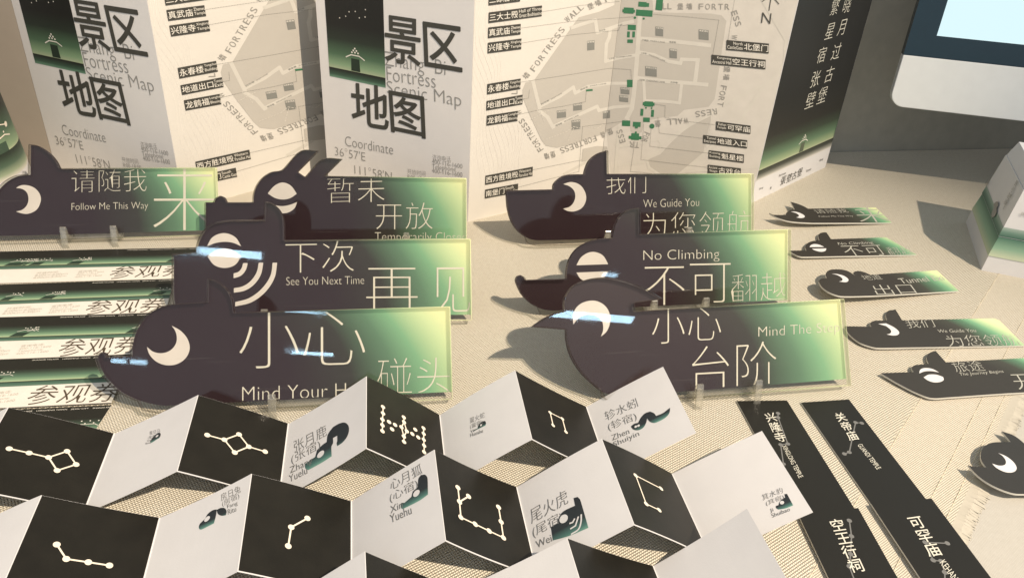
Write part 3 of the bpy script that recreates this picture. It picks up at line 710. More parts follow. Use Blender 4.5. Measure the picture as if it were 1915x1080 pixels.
caption(P1[2], [('星日马', *a5((793, 318), (850, 303), (792, 300))), ('(星宿)', *a5((785, 343), (830, 330), (784, 326))), ('Xing', *a5((778, 357), (806, 349), (778, 346))), ('Rima', *a5((772, 369), (800, 361), (772, 359)))])
creature(P1[2], [a5((795, 352), (806, 335), (822, 318), (838, 306), (850, 308), (851, 322), (844, 334), (832, 340), (815, 352), (800, 360))], [(a5((833, 324))[0], .0011)])
caption(P1[4], [('张月鹿', *a6((298, 446), (460, 357), (294, 388))), ('(张宿)', *a6((284, 512), (428, 430), (281, 455))), ('Zhang', *a6((277, 562), (389, 505), (274, 520))), ('Yuelu', *a6((272, 597), (362, 548), (269, 562)))])
creature(P1[4], [a6((350, 520), (352, 500), (400, 465), (410, 430), (440, 402), (458, 390), (465, 350), (490, 315), (520, 298), (550, 293), (570, 312), (571, 340), (560, 368), (540, 392), (512, 411), (509, 396), (512, 385), (512, 358), (490, 370), (490, 396), (482, 412), (483, 462), (440, 490), (365, 532))], [(a6((428, 452))[0], .0031)])
caption(P1[6], [('翼火蛇', *a6((1190, 306), (1265, 274), (1188, 278))), ('(翼宿)', *a6((1192, 336), (1256, 310), (1189, 310))), ('Yi', *a6((1192, 354), (1212, 347), (1190, 340))), ('Huoshe', *a6((1193, 373), (1257, 350), (1191, 355)))])
creature(P1[6], [a6((1205, 345), (1208, 337), (1228, 330), (1235, 310), (1250, 296), (1266, 292), (1271, 303), (1268, 315), (1245, 326))], [(a6((1246, 314))[0], .0009)])
caption(P1[8], [('轸水蚓', *a7((633, 290), (796, 218), (621, 246))), ('(轸宿)', *a7((648, 346), (792, 290), (637, 300))), ('Zhen', *a7((664, 389), (752, 354), (658, 362))), ('Shuiyin', *a7((674, 428), (804, 372), (666, 396)))])
creature(P1[8], [a7((758, 318), (775, 305), (795, 300), (808, 275), (830, 252), (855, 243), (875, 252), (885, 265), (920, 250), (943, 232), (955, 222), (951, 250), (930, 275), (880, 300), (855, 295), (840, 277), (835, 300), (820, 325), (797, 337), (770, 333))], [(a7((783, 320))[0], .0011), (a7((797, 315))[0], .0011)])

R2, e2, P2 = make_concertina('star card in the middle row, its last white page resting on a black strip',
   [(-80, 1000), (77, 925), (300, 967), (470, 885), (658, 935), (812, 840), (967, 908), (1125, 820), (1257, 885), (1425, 805)], [2, 4, 6, 8], .077)
stars(P2[1], a5((302, 900), (353, 976), (470, 993), (582, 1011)), [(0, 1), (1, 2), (2, 3)])
stars(P2[3], a6((362, 782), (280, 827), (265, 922)), [(0, 1), (1, 2)])
stars(P2[5], a6((1127, 620), (1135, 692), (1182, 663), (1142, 770), (1216, 803), (1287, 837), (1358, 872), (1346, 792), (1333, 718)), [(0, 1), (1, 2), (1, 3), (3, 4), (4, 5), (5, 6), (6, 7), (7, 8)])
stars(P2[7], a7((775, 567), (903, 633), (828, 710), (893, 742)), [(1, 0), (0, 2), (2, 3)], .0019, .001)
caption(P2[2], [('房日兔', *a5((1172, 669), (1280, 622), (1168, 630))), ('(房宿)', *a5((1180, 702), (1273, 658), (1175, 668))), ('Fang', *a5((1207, 713), (1263, 694), (1204, 688))), ('Ritu', *a5((1210, 741), (1255, 723), (1207, 714)))])
creature(P2[2], [a5((1053, 800), (1060, 785), (1085, 760), (1100, 735), (1125, 716), (1148, 711), (1145, 740), (1133, 785), (1068, 817), (1056, 815)), a5((1148, 714), (1165, 705), (1190, 705), (1202, 725), (1197, 743), (1175, 745), (1155, 735))], [(a5((1097, 762))[0], .0021)])
caption(P2[4], [('心月狐', *a6((790, 642), (948, 555), (784, 588))), ('(心宿)', *a6((787, 710), (927, 632), (782, 655))), ('Xin', *a6((789, 757), (850, 726), (786, 722))), ('Yuehu', *a6((789, 806), (896, 757), (783, 765)))])
creature(P2[4], [a6((840, 712), (843, 703), (858, 703), (893, 672), (900, 645), (925, 622), (928, 580), (940, 562), (960, 560), (972, 575), (975, 660), (935, 690), (850, 733), (842, 728))], [(a6((918, 655))[0], .0026)])
caption(P2[6], [('尾火虎', *a7((256, 810), (445, 706), (246, 736))), ('(尾宿)', *a7((266, 886), (420, 806), (257, 822))), ('Wei', *a7((283, 932), (362, 897), (275, 896)))])
creature(P2[6], [a7((355, 825), (388, 808), (395, 780), (410, 755), (430, 740), (478, 718), (470, 680), (490, 674), (503, 688), (545, 830), (450, 870), (365, 893))], [(a7((420, 785))[0], .0032)],
   [a7((452, 808), (466, 803), (475, 786)), a7((456, 835), (480, 820), (494, 776)), a7((460, 862), (495, 838), (508, 800), (509, 765))])
caption(P2[8], [('箕水豹', *a7((1424, 693), (1526, 652), (1418, 663))), ('(箕宿)', *a7((1443, 723), (1532, 686), (1437, 695))), ('Ji', *a7((1463, 757), (1480, 751), (1457, 735))), ('Shuibao', *a7((1472, 779), (1562, 743), (1466, 760)))])
creature(P2[8], [a7((1490, 718), (1503, 715), (1507, 700), (1520, 685), (1536, 675), (1532, 658), (1545, 657), (1552, 670), (1576, 715), (1540, 730), (1502, 737), (1490, 728))], [(a7((1520, 702))[0], .0014)])
R3, e3, P3 = make_concertina('star card nearest to the viewer, its blank white end page beside the black strips',
   [(290, 1090), (500, 1145), (682, 1030), (860, 1100), (1060, 1005), (1222, 1057), (1397, 950)], [1, 3, 5], .077)

# ================================================================== folded map leaflets standing at the wall
PW, PH = .189, .30
T_W = lambda b, d: b+d
def dirn(a, b): return (b-a).normalized()
b2 = onz((875, 415)); b1 = b2+dirn(b2, onz((628, 350)))*PW; b3 = b2+dirn(b2, onz((1122, 354)))*PW
b4 = b3+dirn(b3, onz((1406, 381)))*PW; b5 = b4+dirn(b4, onz((1545, 312)))*PW
l2 = onz((345, 393)); l3 = l2+dirn(l2, onz((603, 320)))*PW; l1 = l2+dirn(l2, onz((137, 336)))*PW; l4 = l3+(dirn(b3, b4)*PW)
def vert(a, b): return PL(a, b-a, Z)
pc, p1_, p2_, pb = vert(b1, b2), vert(b2, b3), vert(b3, b4), vert(b4, b5)
def panel(name, mat, root, pl):
    m = MB(); m.box((.0002, 0, -.0004), (PW-.0002, PH, 0)); return m.build(name, mat, root, root.matrix_world.inverted() @ pl.M())
mapR = thing('map_leaflet', 'folded scenic map leaflet standing upright in the middle, showing its black last page', 'leaflet', pc.M(), 'folded map leaflets standing at the wall')
lc, lm1, lm2 = vert(l1, l2), vert(l2, l3), vert(l3, l4)
mapL = thing('map_leaflet', 'folded scenic map leaflet on the left, turned away and partly behind the other leaflet', 'leaflet', lc.M(), 'folded map leaflets standing at the wall')
bpy.context.view_layer.update()
coverR, map1R, map2R, backR = panel('cover_page', COVER, mapR, pc), panel('map_page', CREAM, mapR, p1_), panel('map_page', CREAM, mapR, p2_), panel('back_page', WHITE, mapR, pb)


panel('blank_page', paper('shade toned page', (.34, .295, .245), var=.015), mapL, vert(Vector((l1.x-PW, l1.y-.004, 0)), l1))  # blank page; its brown-grey puts the shade at this spot into the paper colour

# ---- cover print
cc = crop(440, 0, 3.177)
v_h = pc.loc(cc((557, 395))[0])[1]; v_b = pc.loc(cc((562, 452))[0])[1]; v_t = PH
uL = pc.loc(cc((545, 200))[0])[0]; uR = pc.loc(cc((888, 300))[0])[0]
nightU = gradient_v('cover night sky', [(0, (.40, .47, .30)), (.035, (.24, .36, .21)), (.10, (.08, .15, .085)), (.20, (.025, .035, .025)), (.3, (.016, .016, .014)), (1, (.016, .016, .014))], v_h, v_h+.16)
nightL = gradient_v('cover ground', [(0, (.16, .30, .20)), (.35, (.05, .10, .065)), (.9, (.018, .02, .016)), (1, (.018, .02, .016))], v_b, v_h)
def gate(m, x, v, k, mi0, mi1, z=.0003):
    m.poly([(x-k*.45, v+k*.05), (x+k*.45, v+k*.05), (x+k*.4, v+k*1.1), (x-k*.4, v+k*1.1)], z, mi0)
    m.strip([(x-k*.9, v+k*1.12), (x-k*.72, v+k*1.22), (x-k*.4, v+k*1.38), (x+k*.4, v+k*1.38), (x+k*.72, v+k*1.22), (x+k*.9, v+k*1.12)], k*.09, z, mi1)
    for dx, dy in ((-.3, 1.6), (0, 1.62), (.3, 1.6), (0, 1.95), (-.15, 1.78), (.15, 1.78)): m.disc((x+k*dx, v+k*dy), k*.085, z, mi1, 6)
m = MB(); m.poly([(uL, v_h), (uR, v_h), (uR, PH), (uL, PH)], .0002, 0); m.poly([(uL, v_b), (uR, v_b), (uR, v_h), (uL, v_h)], .0002, 1)
gate(m, pc.loc(cc((716, 400))[0])[0], v_h, .013, 2, 3)
for p in cc((621, 107), (657, 97), (677, 71), (714, 69), (774, 58), (738, 107), (772, 102)): m.disc(pc.loc(p), .0007, .0003, 3, 6)
nightR = m.build('night_picture', [nightU, nightL, paper('gate ink', (.02, .035, .022)), PAPERINK, paper('gate outline', (.38, .38, .31))], coverR)
m = MB(); titles = []
for t, bl, br, tl, off in [('景', (721, 114), (786, 125), (719, 28), 0), ('区', (795, 123), (864.3, 134.6), (791.5, 41), 0), ('地', (659.4, 232), (727, 243), (656, 153.5), 0), ('图', (732.5, 245.8), (795.7, 258.8), (727.5, 169.5), 0)]:
    m.tpx(pc, t, bl, br, tl, .00035, bold=.0006)
    if t in '区图': titles.append(m.build('title_lettering', INK, coverR)); m = MB()
m = MB()
for t, bl, br, tl in [('Zhang  Bi', (720.5, 131), (833.5, 149.7), (719, 95.5)), ('Fortress', (724, 150.5), (815, 164.8), (722.5, 124)), ('Scenic Map', (725, 182), (863, 207), (723, 150.5)),
      ('Coordinate', (646, 272.5), (735.5, 289), (645, 254)), ("36°57'E", (626.8, 290), (683.5, 301.2), (626, 273.5)), ("111°58'N", (663.5, 324.5), (733, 338), (662.7, 307.8)),
      ('400-116-1600', (808.3, 305.3), (865, 315.2), (808, 297)), ('Telephone', (808.3, 317), (853, 323), (808, 306.2)), ('400-116-1600', (808.3, 322.5), (865, 331), (808, 314)), ('咨询电话', (809, 299.3), (843.5, 304.3), (808.5, 288)), ('开放时间', (762, 325), (796, 330), (761.7, 315)), ('8:00-18:00', (762, 333), (800, 339), (762, 326))]:
    m.tpx(pc, t, bl, br, tl, .0003, off=-.014)
    nm = {'Scenic Map': 'name_lettering', "111°58'N": 'coordinate_lettering', '咨询电话': 'telephone_lettering', '8:00-18:00': 'opening_time_lettering'}.get(t)
    if nm: titles.append(m.build(nm, INKL, coverR)); m = MB()

# ---- the map, printed across two pages
c3 = crop(880, 0, 2.918)
def toppx(P):
    c = CR.transposed() @ (P-CAM); return (CX+F*c.x/-c.z, CY-F*c.y/-c.z)
f0, f1 = toppx(b3), toppx(b3+Z*.28)
def foldside(p): return (p[0]-f0[0])*(f1[1]-f0[1])-(p[1]-f0[1])*(f1[0]-f0[0])
sgn = 1 if foldside((f0[0]-100, f0[1])) > 0 else -1
MM = {'L': MB(), 'R': MB()}
def mclip(pts3, z, mi):
    pts = c3(*pts3)
    for k, pl, s in (('L', p1_, sgn), ('R', p2_, -sgn)):
        q = clip_half(pts, lambda p: s*foldside(p))
        if q:
            loc = [(min(max(x, .0003), PW-.0003), max(y, .0003)) for x, y in pl.locs(q)]
            MM[k].poly(loc, z, mi)
def mline(pts, wd, z, mi):
    for a, b in zip(pts[:-1], pts[1:]):
        A, B = Vector(a), Vector(b); d = (B-A).normalized(); n = Vector((-d.y, d.x))*wd/2; e = d*wd*.35
        mclip([tuple(A+n-e), tuple(A-n-e), tuple(B-n+e), tuple(B+n+e)], z, mi)
def mdots(pts, mi=5, step=7.5, dash=3.4, wd=1.7):
    for a, b in zip(pts[:-1], pts[1:]):
        A, B = Vector(a), Vector(b); L = (B-A).length; d = (B-A)/L; t = 0
        while t < L: mline([tuple(A+d*t), tuple(A+d*min(t+dash, L))], wd, .00055, mi); t += step
def which(p):
    q = c3(p)[0]; return ('L', p1_) if sgn*foldside(q) > 0 else ('R', p2_)
def mtext(t, p0, p1, h, mi, z=.0007, off=-.004, per_char=True):
    A, B = Vector(p0), Vector(p1); d = (B-A).normalized(); up = Vector((d.y, -d.x)); n = len(t); L = (B-A).length
    if not per_char:
        k, pl = which((A+B)/2); MM[k].tpx(pl, t, c3(p0)[0], c3(p1)[0], c3(tuple(A+up*h))[0], z, mi=mi, off=off); return
    for i, ch in enumerate(t):
        if ch == ' ': continue
        w_ = L/n; cc_ = A+d*(w_*(i+.5)); ww = min(w_*.78, h*(.95 if ord(ch) > 255 else .78))
        k, pl = which(tuple(cc_)); a = cc_-d*ww/2; b = cc_+d*ww/2
        MM[k].tpx(pl, ch, c3(tuple(a))[0], c3(tuple(b))[0], c3(tuple(a+up*h))[0], z, mi=mi, off=off)
# 0 grey 1 road 2 contour 3 green 4 box 5 dots 6 label 7 pale 8 wall letters 9 tint
mclip([(790, -60), (1800, -60), (1700, 480), (1560, 960), (1420, 1200), (760, 1150), (740, 700)], .00012, 9)
for k in range(13):
    x = 15+k*19; pts = []
    for j in range(26):
        y = -40+j*45; pts.append((x-55*math.sin(y/210+.5+k*.05)*(1-k*.045)+22*math.sin(y/75+k*.45)+(y-500)*.03*(k-5)*.25, y))
    if k > 8: pts = [p for p in pts if p[1] > 640 or p[1] < 260]
    for a, b in zip(pts[:-1], pts[1:]):
        if b[1]-a[1] < 60: mline([a, b], 2.0, .00015, 2)
mclip([(590, 95), (700, 65), (785, 28), (800, -60), (985, -60), (1000, 68), (1310, 75), (1370, 85), (1396, 115), (1332, 540), (1300, 582), (1165, 600), (1130, 632), (1040, 642), (950, 660), (935, 720), (900, 737), (872, 715), (868, 640), (800, 682), (720, 732), (600, 772), (470, 806), (410, 795), (385, 762), (320, 622), (285, 535), (283, 490), (300, 450), (345, 440), (540, 165)], .0002, 0)
mclip([(1318, 616), (1200, 682), (1100, 772), (1035, 842), (965, 872), (978, 912), (1022, 946), (1130, 948), (1270, 832), (1290, 742)], .0002, 0)
mclip([(612, 812), (690, 796), (745, 800), (752, 832), (700, 872), (605, 882)], .0002, 0)
roads = [([(925, 60), (915, 230), (900, 420), (890, 520), (880, 590), (853, 645)], 24), ([(550, 152), (600, 135), (680, 110), (690, 178), (760, 155), (840, 128), (885, 118)], 19), ([(762, 165), (755, 205), (740, 240), (735, 335)], 18),
  ([(735, 335), (800, 318), (895, 302)], 18), ([(920, 210), (1100, 225), (1305, 248)], 22), ([(920, 285), (1000, 300), (1080, 335), (1145, 346), (1152, 324), (1245, 328)], 19), ([(1240, 325), (1225, 450)], 22), ([(905, 425), (1080, 445), (1290, 462)], 21),
  ([(945, 440), (950, 550), (1060, 553), (1140, 562), (1152, 455)], 17), ([(340, 445), (375, 590)], 20), ([(375, 582), (480, 530), (560, 475), (570, 508), (640, 472), (750, 455), (860, 455)], 17), ([(370, 600), (420, 640), (450, 695)], 20), ([(450, 690), (560, 640), (690, 580), (700, 603), (780, 585), (880, 578)], 17)]
for pts, wd in roads: mline(pts, wd, .0003, 1)
for pts, wd in [([(1585, -10), (1720, 220), (1715, 350), (1630, 450), (1400, 560), (1320, 620), (1200, 680), (1040, 792), (1030, 820), (960, 870), (975, 915), (1030, 952)], 15), ([(1600, 470), (1470, 660), (1270, 842), (1150, 950)], 17), ([(810, 690), (800, 800), (790, 945)], 16), ([(800, 803), (940, 780), (1025, 760), (1045, 792)], 11), ([(790, 905), (940, 885), (965, 870)], 11), ([(510, 948), (640, 880)], 13), ([(1180, 935), (1570, 912)], 14), ([(1315, 620), (1310, 700), (1285, 800)], 7)]: mline(pts, wd, .0003, 1)
for pts in [[(400, 660), (380, 610)], [(330, 650), (430, 600)], [(410, 760), (520, 720)], [(520, 720), (560, 690), (600, 700)], [(640, 690), (690, 700), (720, 680)], [(560, 700), (530, 770)]]: mdots(pts, 1, 16, 9, 3)
for pts in [[(385, 65), (600, 30), (810, 8)], [(275, 153), (560, 115), (890, 92)], [(275, 235), (550, 190), (808, 165), (818, 140), (858, 135)], [(275, 447), (520, 410), (760, 372), (875, 380), (878, 430)], [(285, 540), (315, 535), (320, 490)], [(255, 625), (370, 600), (500, 580), (625, 555), (630, 497)], [(340, 925), (605, 872)], [(260, 1020), (590, 935), (610, 690), (828, 662)],
    [(998, 78), (1180, 92), (1355, 110), (1322, 298)], [(1440, 0), (1405, 218)], [(1330, 680), (1170, 660), (1060, 640), (1062, 577), (1005, 567)], [(1270, 755), (1030, 725), (1022, 640)], [(1296, 835), (978, 797), (985, 705)], [(1288, 912), (930, 870), (945, 680)], [(990, 945), (872, 935), (898, 765)]]: mdots(pts)
for cx_, cy_, wd, h, an in [(938, 24, 44, 26, 4), (962, 27, 24, 20, 4), (1030, 26, 36, 60, 6), (863, 58, 54, 32, 3), (863, 60, 68, 16, 3), (948, 72, 90, 34, 4), (880, 150, 44, 28, 2), (862, 188, 14, 32, 3), (890, 188, 14, 32, 3), (871, 225, 30, 19, 2), (869, 455, 30, 40, 0), (647, 492, 36, 10, -5), (972, 567, 48, 28, 3), (972, 567, 64, 17, 3), (935, 612, 15, 38, 4), (993, 618, 15, 38, 4), (960, 653, 36, 24, 2), (849, 672, 44, 30, 2), (907, 678, 42, 26, 3), (905, 692, 16, 16, 3), (898, 745, 42, 36, 3), (898, 750, 70, 16, 3)]:
    ca, sa = math.cos(R(an)), math.sin(R(an))
    mclip([(cx_+x*ca-y*sa, cy_+x*sa+y*ca) for x, y in ((-wd/2, -h/2), (wd/2, -h/2), (wd/2, h/2), (-wd/2, h/2))], .00045+.00002*(cx_ % 3), 3)
for cx_, cy_, r in [(897, 97, 7), (945, 102, 6), (957, 588, 5), (988, 590, 5), (902, 722, 6), (990, 688, 14)]:
    mclip([(cx_+r*math.cos(k*.6283), cy_+r*math.sin(k*.6283)) for k in range(10)], .00045, 3)
for cx_, cy_, wd, h, t in [(655, 248, 40, 52, '影壁巷'), (1030, 172, 42, 50, '古泉客栈'), (1272, 190, 54, 54, '晓星酒坊'), (1106, 292, 40, 50, '祠堂院'), (985, 390, 62, 52, '靳家王后院'), (843, 495, 48, 36, '张氏古宅'), (836, 538, 48, 34, '明代民居'), (583, 583, 48, 38, '地道博物馆'), (495, 622, 50, 42, '古堡民俗馆'), (574, 680, 48, 52, '古堡酒店'), (741, 625, 40, 42, '贾家宅院')]:
    sl = -.12 if cx_ < 760 else .11
    q = [(x, y+(x-cx_)*sl) for x, y in ((cx_-wd/2, cy_-h/2), (cx_+wd/2, cy_-h/2), (cx_+wd/2, cy_+h/2), (cx_-wd/2, cy_+h/2))]
    mclip(q, .0004, 4)
    mtext(t, (cx_-wd*.46, cy_-h/2+11-(wd*.46)*sl), (cx_+wd*.46, cy_-h/2+11+wd*.46*sl), 9, 7, z=.0006, off=.008, per_char=False)
for t, p0, p1 in [('西场巷', (385, 574), (430, 550)), ('JIAJIA LANE', (440, 546), (500, 512)), ('贾家巷', (600, 495), (640, 477)), ('JIAJIA LANE', (650, 474), (740, 460)), ('西场巷', (465, 690), (500, 675)), ('XICHANG LANE', (510, 668), (590, 632)), ('户家园', (935, 222), (970, 226)), ('HUJIA LANE', (980, 226), (1060, 236)), ('靳家巷', (1085, 233), (1120, 236)), ('大东巷', (920, 438), (950, 442)), ('DADONG LANE', (960, 442), (1060, 452)), ('大东巷', (1090, 452), (1130, 456)), ('小东巷', (930, 293), (960, 297)), ('XIAODONG LANE', (970, 300), (1060, 336)), ('王家巷', (755, 327), (785, 320)), ('WANGJIA LANE', (795, 318), (880, 308)), ('戏台巷', (700, 173), (735, 165)), ('LANE', (790, 150), (830, 136))]:
    mtext(t, p0, p1, 9 if ord(t[0]) > 255 else 8, 4 if ord(t[0]) > 255 else 8, z=.0005, off=.004, per_char=False)
for t, p0, p1 in [('墙', (302, 440), (330, 405)), ('FORTRESS', (345, 397), (520, 158)), ('WALL', (528, 128), (622, 42)), ('堡墙', (640, 58), (722, 22)), ('FO', (735, 14), (790, -6)), ('LL', (1045, 50), (1100, 50)), ('堡墙', (1120, 52), (1218, 52)), ('FORTR', (1240, 52), (1418, 54)), ('ESS', (1420, 62), (1450, 150)), ('W', (1425, 180), (1420, 222)), ('堡墙', (1385, 355), (1378, 440)), ('FORT', (1368, 460), (1345, 580)), ('RESS', (1345, 590), (1222, 608)), ('WALL', (1190, 640), (1066, 650)), ('堡', (1040, 655), (1000, 660)), ('FOR', (950, 715), (930, 770)), ('TR', (925, 775), (865, 770)), ('ESS', (848, 775), (825, 700)), ('堡墙', (775, 695), (700, 725)), ('FORTRESS', (682, 735), (482, 808)), ('堡墙', (462, 822), (395, 838)), ('FORTRESS', (400, 815), (285, 640)), ('W', (285, 620), (270, 590)), ('L', (255, 515), (255, 490))]:
    mtext(t, p0, p1, 32 if ord(t[0]) < 256 else 34, 8, z=.0005, off=.006 if ord(t[0]) > 255 else -.002)
def mlabel(cn, e1, e2, x0, y0, x1, y1, h, xs, left=True, sk=-4):
    s = (y1-y0)/(x1-x0); y = lambda x: y0+(x-x0)*s
    mclip([(x0, y0), (x1, y1), (x1+sk*.4, y1+h), (x0+sk*.4, y0+h)], .0007, 6)
    k, pl = which(((x0+x1)/2, y0))
    def t(tx, xa, xb, fa, fb, off): MM[k].tpx(pl, tx, c3((xa, y(xa)+h*fb))[0], c3((xb, y(xb)+h*fb))[0], c3((xa, y(xa)+h*fa))[0], .00085, mi=7, off=off)
    def w_(tx, a, b): return min(b-a, len(tx)*h*.185)
    if left:
        t(cn, x0+3, xs, .16, .84, .004)
        t(e1, xs+6, xs+6+w_(e1, xs+6, x1), .12, .42, -.002); t(e2, xs+6, xs+6+w_(e2, xs+6, x1), .52, .86, -.002)
    else:
        t(cn, xs+3, x1-4, .16, .84, .004)
        t(e1, xs-4-w_(e1, x0+4, xs-4), xs-4, .12, .42, -.002); t(e2, xs-4-w_(e2, x0+4, xs-4), xs-4, .52, .86, -.002)
for a in [('二郎庙', 'Erlang', 'Temple', 98, -28, 270, -50, 58, 210), ('三大士殿', 'Hall of Three', 'Great Bodhisattva', 98, 68, 388, 30, 58, 256), ('真武庙', 'Zhenwu', 'Temple', 95, 150, 272, 130, 58, 212), ('兴隆寺', 'Xinglong', 'Temple', 93, 233, 276, 210, 58, 210), ('永春楼', 'Yongchun', 'Building', 90, 458, 272, 428, 57, 206), ('地道出口', 'Tunnel', 'Exit', 86, 550, 283, 516, 52, 236), ('龙鹤福', 'Longhe', 'Blessing', 87, 630, 256, 604, 55, 200), ('西方胜境殿', 'Western', 'Paradise Hall', 80, 957, 338, 908, 50, 256), ('南堡门', 'South', 'Castle Gate', 78, 1033, 258, 1000, 48, 182)]: mlabel(*a)
for a in [('北堡门', 'North', 'CastleGate', 1397, 218, 1628, 238, 54, 1488), ('空王行祠', 'Kongwang', 'Ancestral Hall', 1315, 298, 1610, 326, 52, 1426), ('可罕庙', 'Kehan', 'Temple', 1340, 661, 1528, 685, 46, 1398), ('地道入口', 'Tunnel', 'Entrance', 1270, 735, 1510, 764, 45, 1342), ('魁星楼', 'Kuixing', 'Building', 1300, 818, 1492, 842, 46, 1366), ('古戏台', 'Ancient', 'Stage', 1295, 897, 1475, 917, 46, 1350)]: mlabel(*a, left=False)
mtext('N', (1585, 125), (1635, 131), 58, 10, off=-.01, per_char=False)
mline([(1628, 58), (1642, -25)], 4.5, .0006, 10); mline([(1592, 8), (1640, -28)], 4.5, .0006, 10); mline([(1682, 22), (1640, -28)], 4.5, .0006, 10)
MAPMATS = [MAPGREY, ROADINK, CONTOUR, GREENINK, BOXGREY, paper('dot ink', (.16, .155, .135)), LABELINK, PAPERINK, paper('wall letter ink', (.31, .295, .265)), paper('map tint', (.60, .565, .51)), INK]
pr1 = MM['L'].build('map_print', MAPMATS, map1R); pr2 = MM['R'].build('map_print', MAPMATS, map2R)

# ---- black last page
cb = crop(1400, 230, 6.75); c4 = crop(1400, 0, 2.918)
vh = pb.loc(cb((610, 388))[0])[1]; vb = pb.loc(cb((560, 490))[0])[1]
backU = gradient_v('last page night', [(0, (.42, .46, .30)), (.04, (.30, .38, .22)), (.16, (.12, .20, .12)), (.33, (.045, .06, .04)), (.5, (.028, .027, .022)), (1, (.022, .022, .02))], vh, vh+.085)
backL = gradient_v('last page ground', [(0, (.70, .67, .62)), (.25, (.30, .30, .26)), (.6, (.07, .075, .06)), (1, (.03, .034, .026))], vb-.004, vh)
m = MB(); m.poly([(.0012, vh), (PW-.0008, vh), (PW-.0008, PH), (.0012, PH)], .0002, 0); m.poly([(.0012, vb-.004), (PW-.0008, vb-.004), (PW-.0008, vh), (.0012, vh)], .0002, 1)
gate(m, pb.loc(cb((655, 370))[0])[0], vh, .012, 2, 3)
m.build('night_picture', [backU, backL, paper('gate shade', (.10, .12, .08)), PAPERINK], backR)
def hpx(pl, c, h): return abs(pl.loc((c[0], c[1]+h/2))[1]-pl.loc((c[0], c[1]-h/2))[1])
m = MB()
for ch, c in zip('繁星宿张壁晓月过古堡', c4((470, 40), (443, 170), (398, 300), (365, 430), (337, 545), (537, 28), (508, 150), (478, 280), (440, 405), (402, 518))):
    m.tat(ch, pb.loc(c), hpx(pb, c, 27), .0004, off=-.012, wmul=1.05)
m.build('title_lettering', SIGNLETTER, backR)
m = MB()
for ch, c in zip('張壁古堡', cb((437, 722), (512, 690), (577, 660), (645, 620))): m.tat(ch, pb.loc(c), hpx(pb, c, 14), .0004, off=.0)
for t, c in zip(('Zhang', 'Bi', 'Fortress', 'Scenic', 'Area'), cb((155, 825), (278, 817), (425, 645), (758, 590), (915, 462))): m.tat(t, pb.loc(c), hpx(pb, c, 4.2), .0004)
m.build('small_lettering', INK, backR)

# ---- second leaflet: the same pages
Li = mapL.matrix_world.inverted()
for pl, pages in ((lc, [(coverR, [nightR]+titles)]), (lm1, [(map1R, [pr1])]), (lm2, [(map2R, [pr2])])):
    for page, prints in pages:
        o = page.copy(); col.objects.link(o); o.parent = mapL; o.matrix_local = Li @ pl.M()
        for p in prints:
            d = p.copy(); col.objects.link(d); d.parent = o

# ================================================================== round printed tube at the left edge
def toploc(px, y):
    r = ray(px); return CAM+r*((y-CAM.y)/r.y)
TB = Vector((-.592, .762, 0)); TR0, TR1, TH = .071, .045, .26
root = thing('paper_tube', 'dark round paper tube with a green night scene, cut by the left edge', 'paper tube', Matrix.Translation(TB))
def cone(m, z0, z1, off=0.0, n=64, a0=0.0, a1=6.28319, mi=0, cap=False):
    i = len(m.v)
    for k in range(n+1):
        a = a0+(a1-a0)*k/n
        for zz in (z0, z1):
            r = TR0+(TR1-TR0)*zz/TH+off; m.v.append((r*math.cos(a), r*math.sin(a), zz))
    for k in range(n): m.f.append((i+2*k, i+2*k+2, i+2*k+3, i+2*k+1)); m.m.append(mi)
    if cap: m.f.append(tuple(i+2*k+1 for k in range(n))); m.m.append(mi)
m = MB(); cone(m, 0, TH, cap=True); m.build('tube_body', WHITE, root, smooth_shade=False)
zb, zh = .052, .074
tg = gradient_v('tube night', [(0, (.42, .48, .30)), (.05, (.26, .36, .21)), (.3, (.07, .12, .075)), (.6, (.028, .03, .022)), (1, (.026, .025, .02))], zh, zh+.07, axis=2)
tl_ = gradient_v('tube ground', [(0, (.66, .63, .55)), (.2, (.30, .36, .24)), (.5, (.08, .13, .085)), (.85, (.03, .045, .03)), (1, (.02, .03, .02))], zb-.004, zh, axis=2)
m = MB(); cone(m, zh, TH, .0004, mi=0); cone(m, zb-.004, zh, .0004, mi=1); m.build('night_print', [tg, tl_], root, smooth_shade=True)
def onwall(m, a, z, mi, r=.0022):
    rr = TR0+(TR1-TR0)*z/TH+.0008; m.v += []
    c = Vector((rr*math.cos(a), rr*math.sin(a), z)); t = Vector((-math.sin(a), math.cos(a), 0))
    m.face([c+t*r*math.cos(k*.7854)+Z*r*math.sin(k*.7854) for k in range(8)], mi)
def wl(m, a0, z0, a1, z1, mi, wd=.0011, n=6):
    for k in range(n):
        q = []
        for j, s in ((k, 1), (k+1, 1), (k+1, -1), (k, -1)):
            a = a0+(a1-a0)*j/n; z = z0+(z1-z0)*j/n+s*wd/2; rr = TR0+(TR1-TR0)*z/TH+.0008; q.append((rr*math.cos(a), rr*math.sin(a), z))
        m.face(q, mi)
m = MB()
A0 = R(2)
wl(m, A0-.7, .112, A0+.12, .098, 0); onwall(m, A0+.12, .098, 0, .0030); onwall(m, A0-.7, .112, 0, .003)
wl(m, A0-.65, .084, A0-.02, .090, 0, .0012); wl(m, A0-.02, .090, A0+.12, .087, 0, .0012)
for a, z in ((-.4, .095), (-.3, .093), (-.35, .099), (-.25, .097), (-.2, .093), (-.02, .093)): onwall(m, A0+a, z, 0, .0011)
m.build('star_line', WARMINK, root)
m = MB(); wl(m, A0-.5, .079, A0-.05, .079, 0, .010); m.build('gate_drawing', paper('tube gate', (.05, .085, .055)), root)

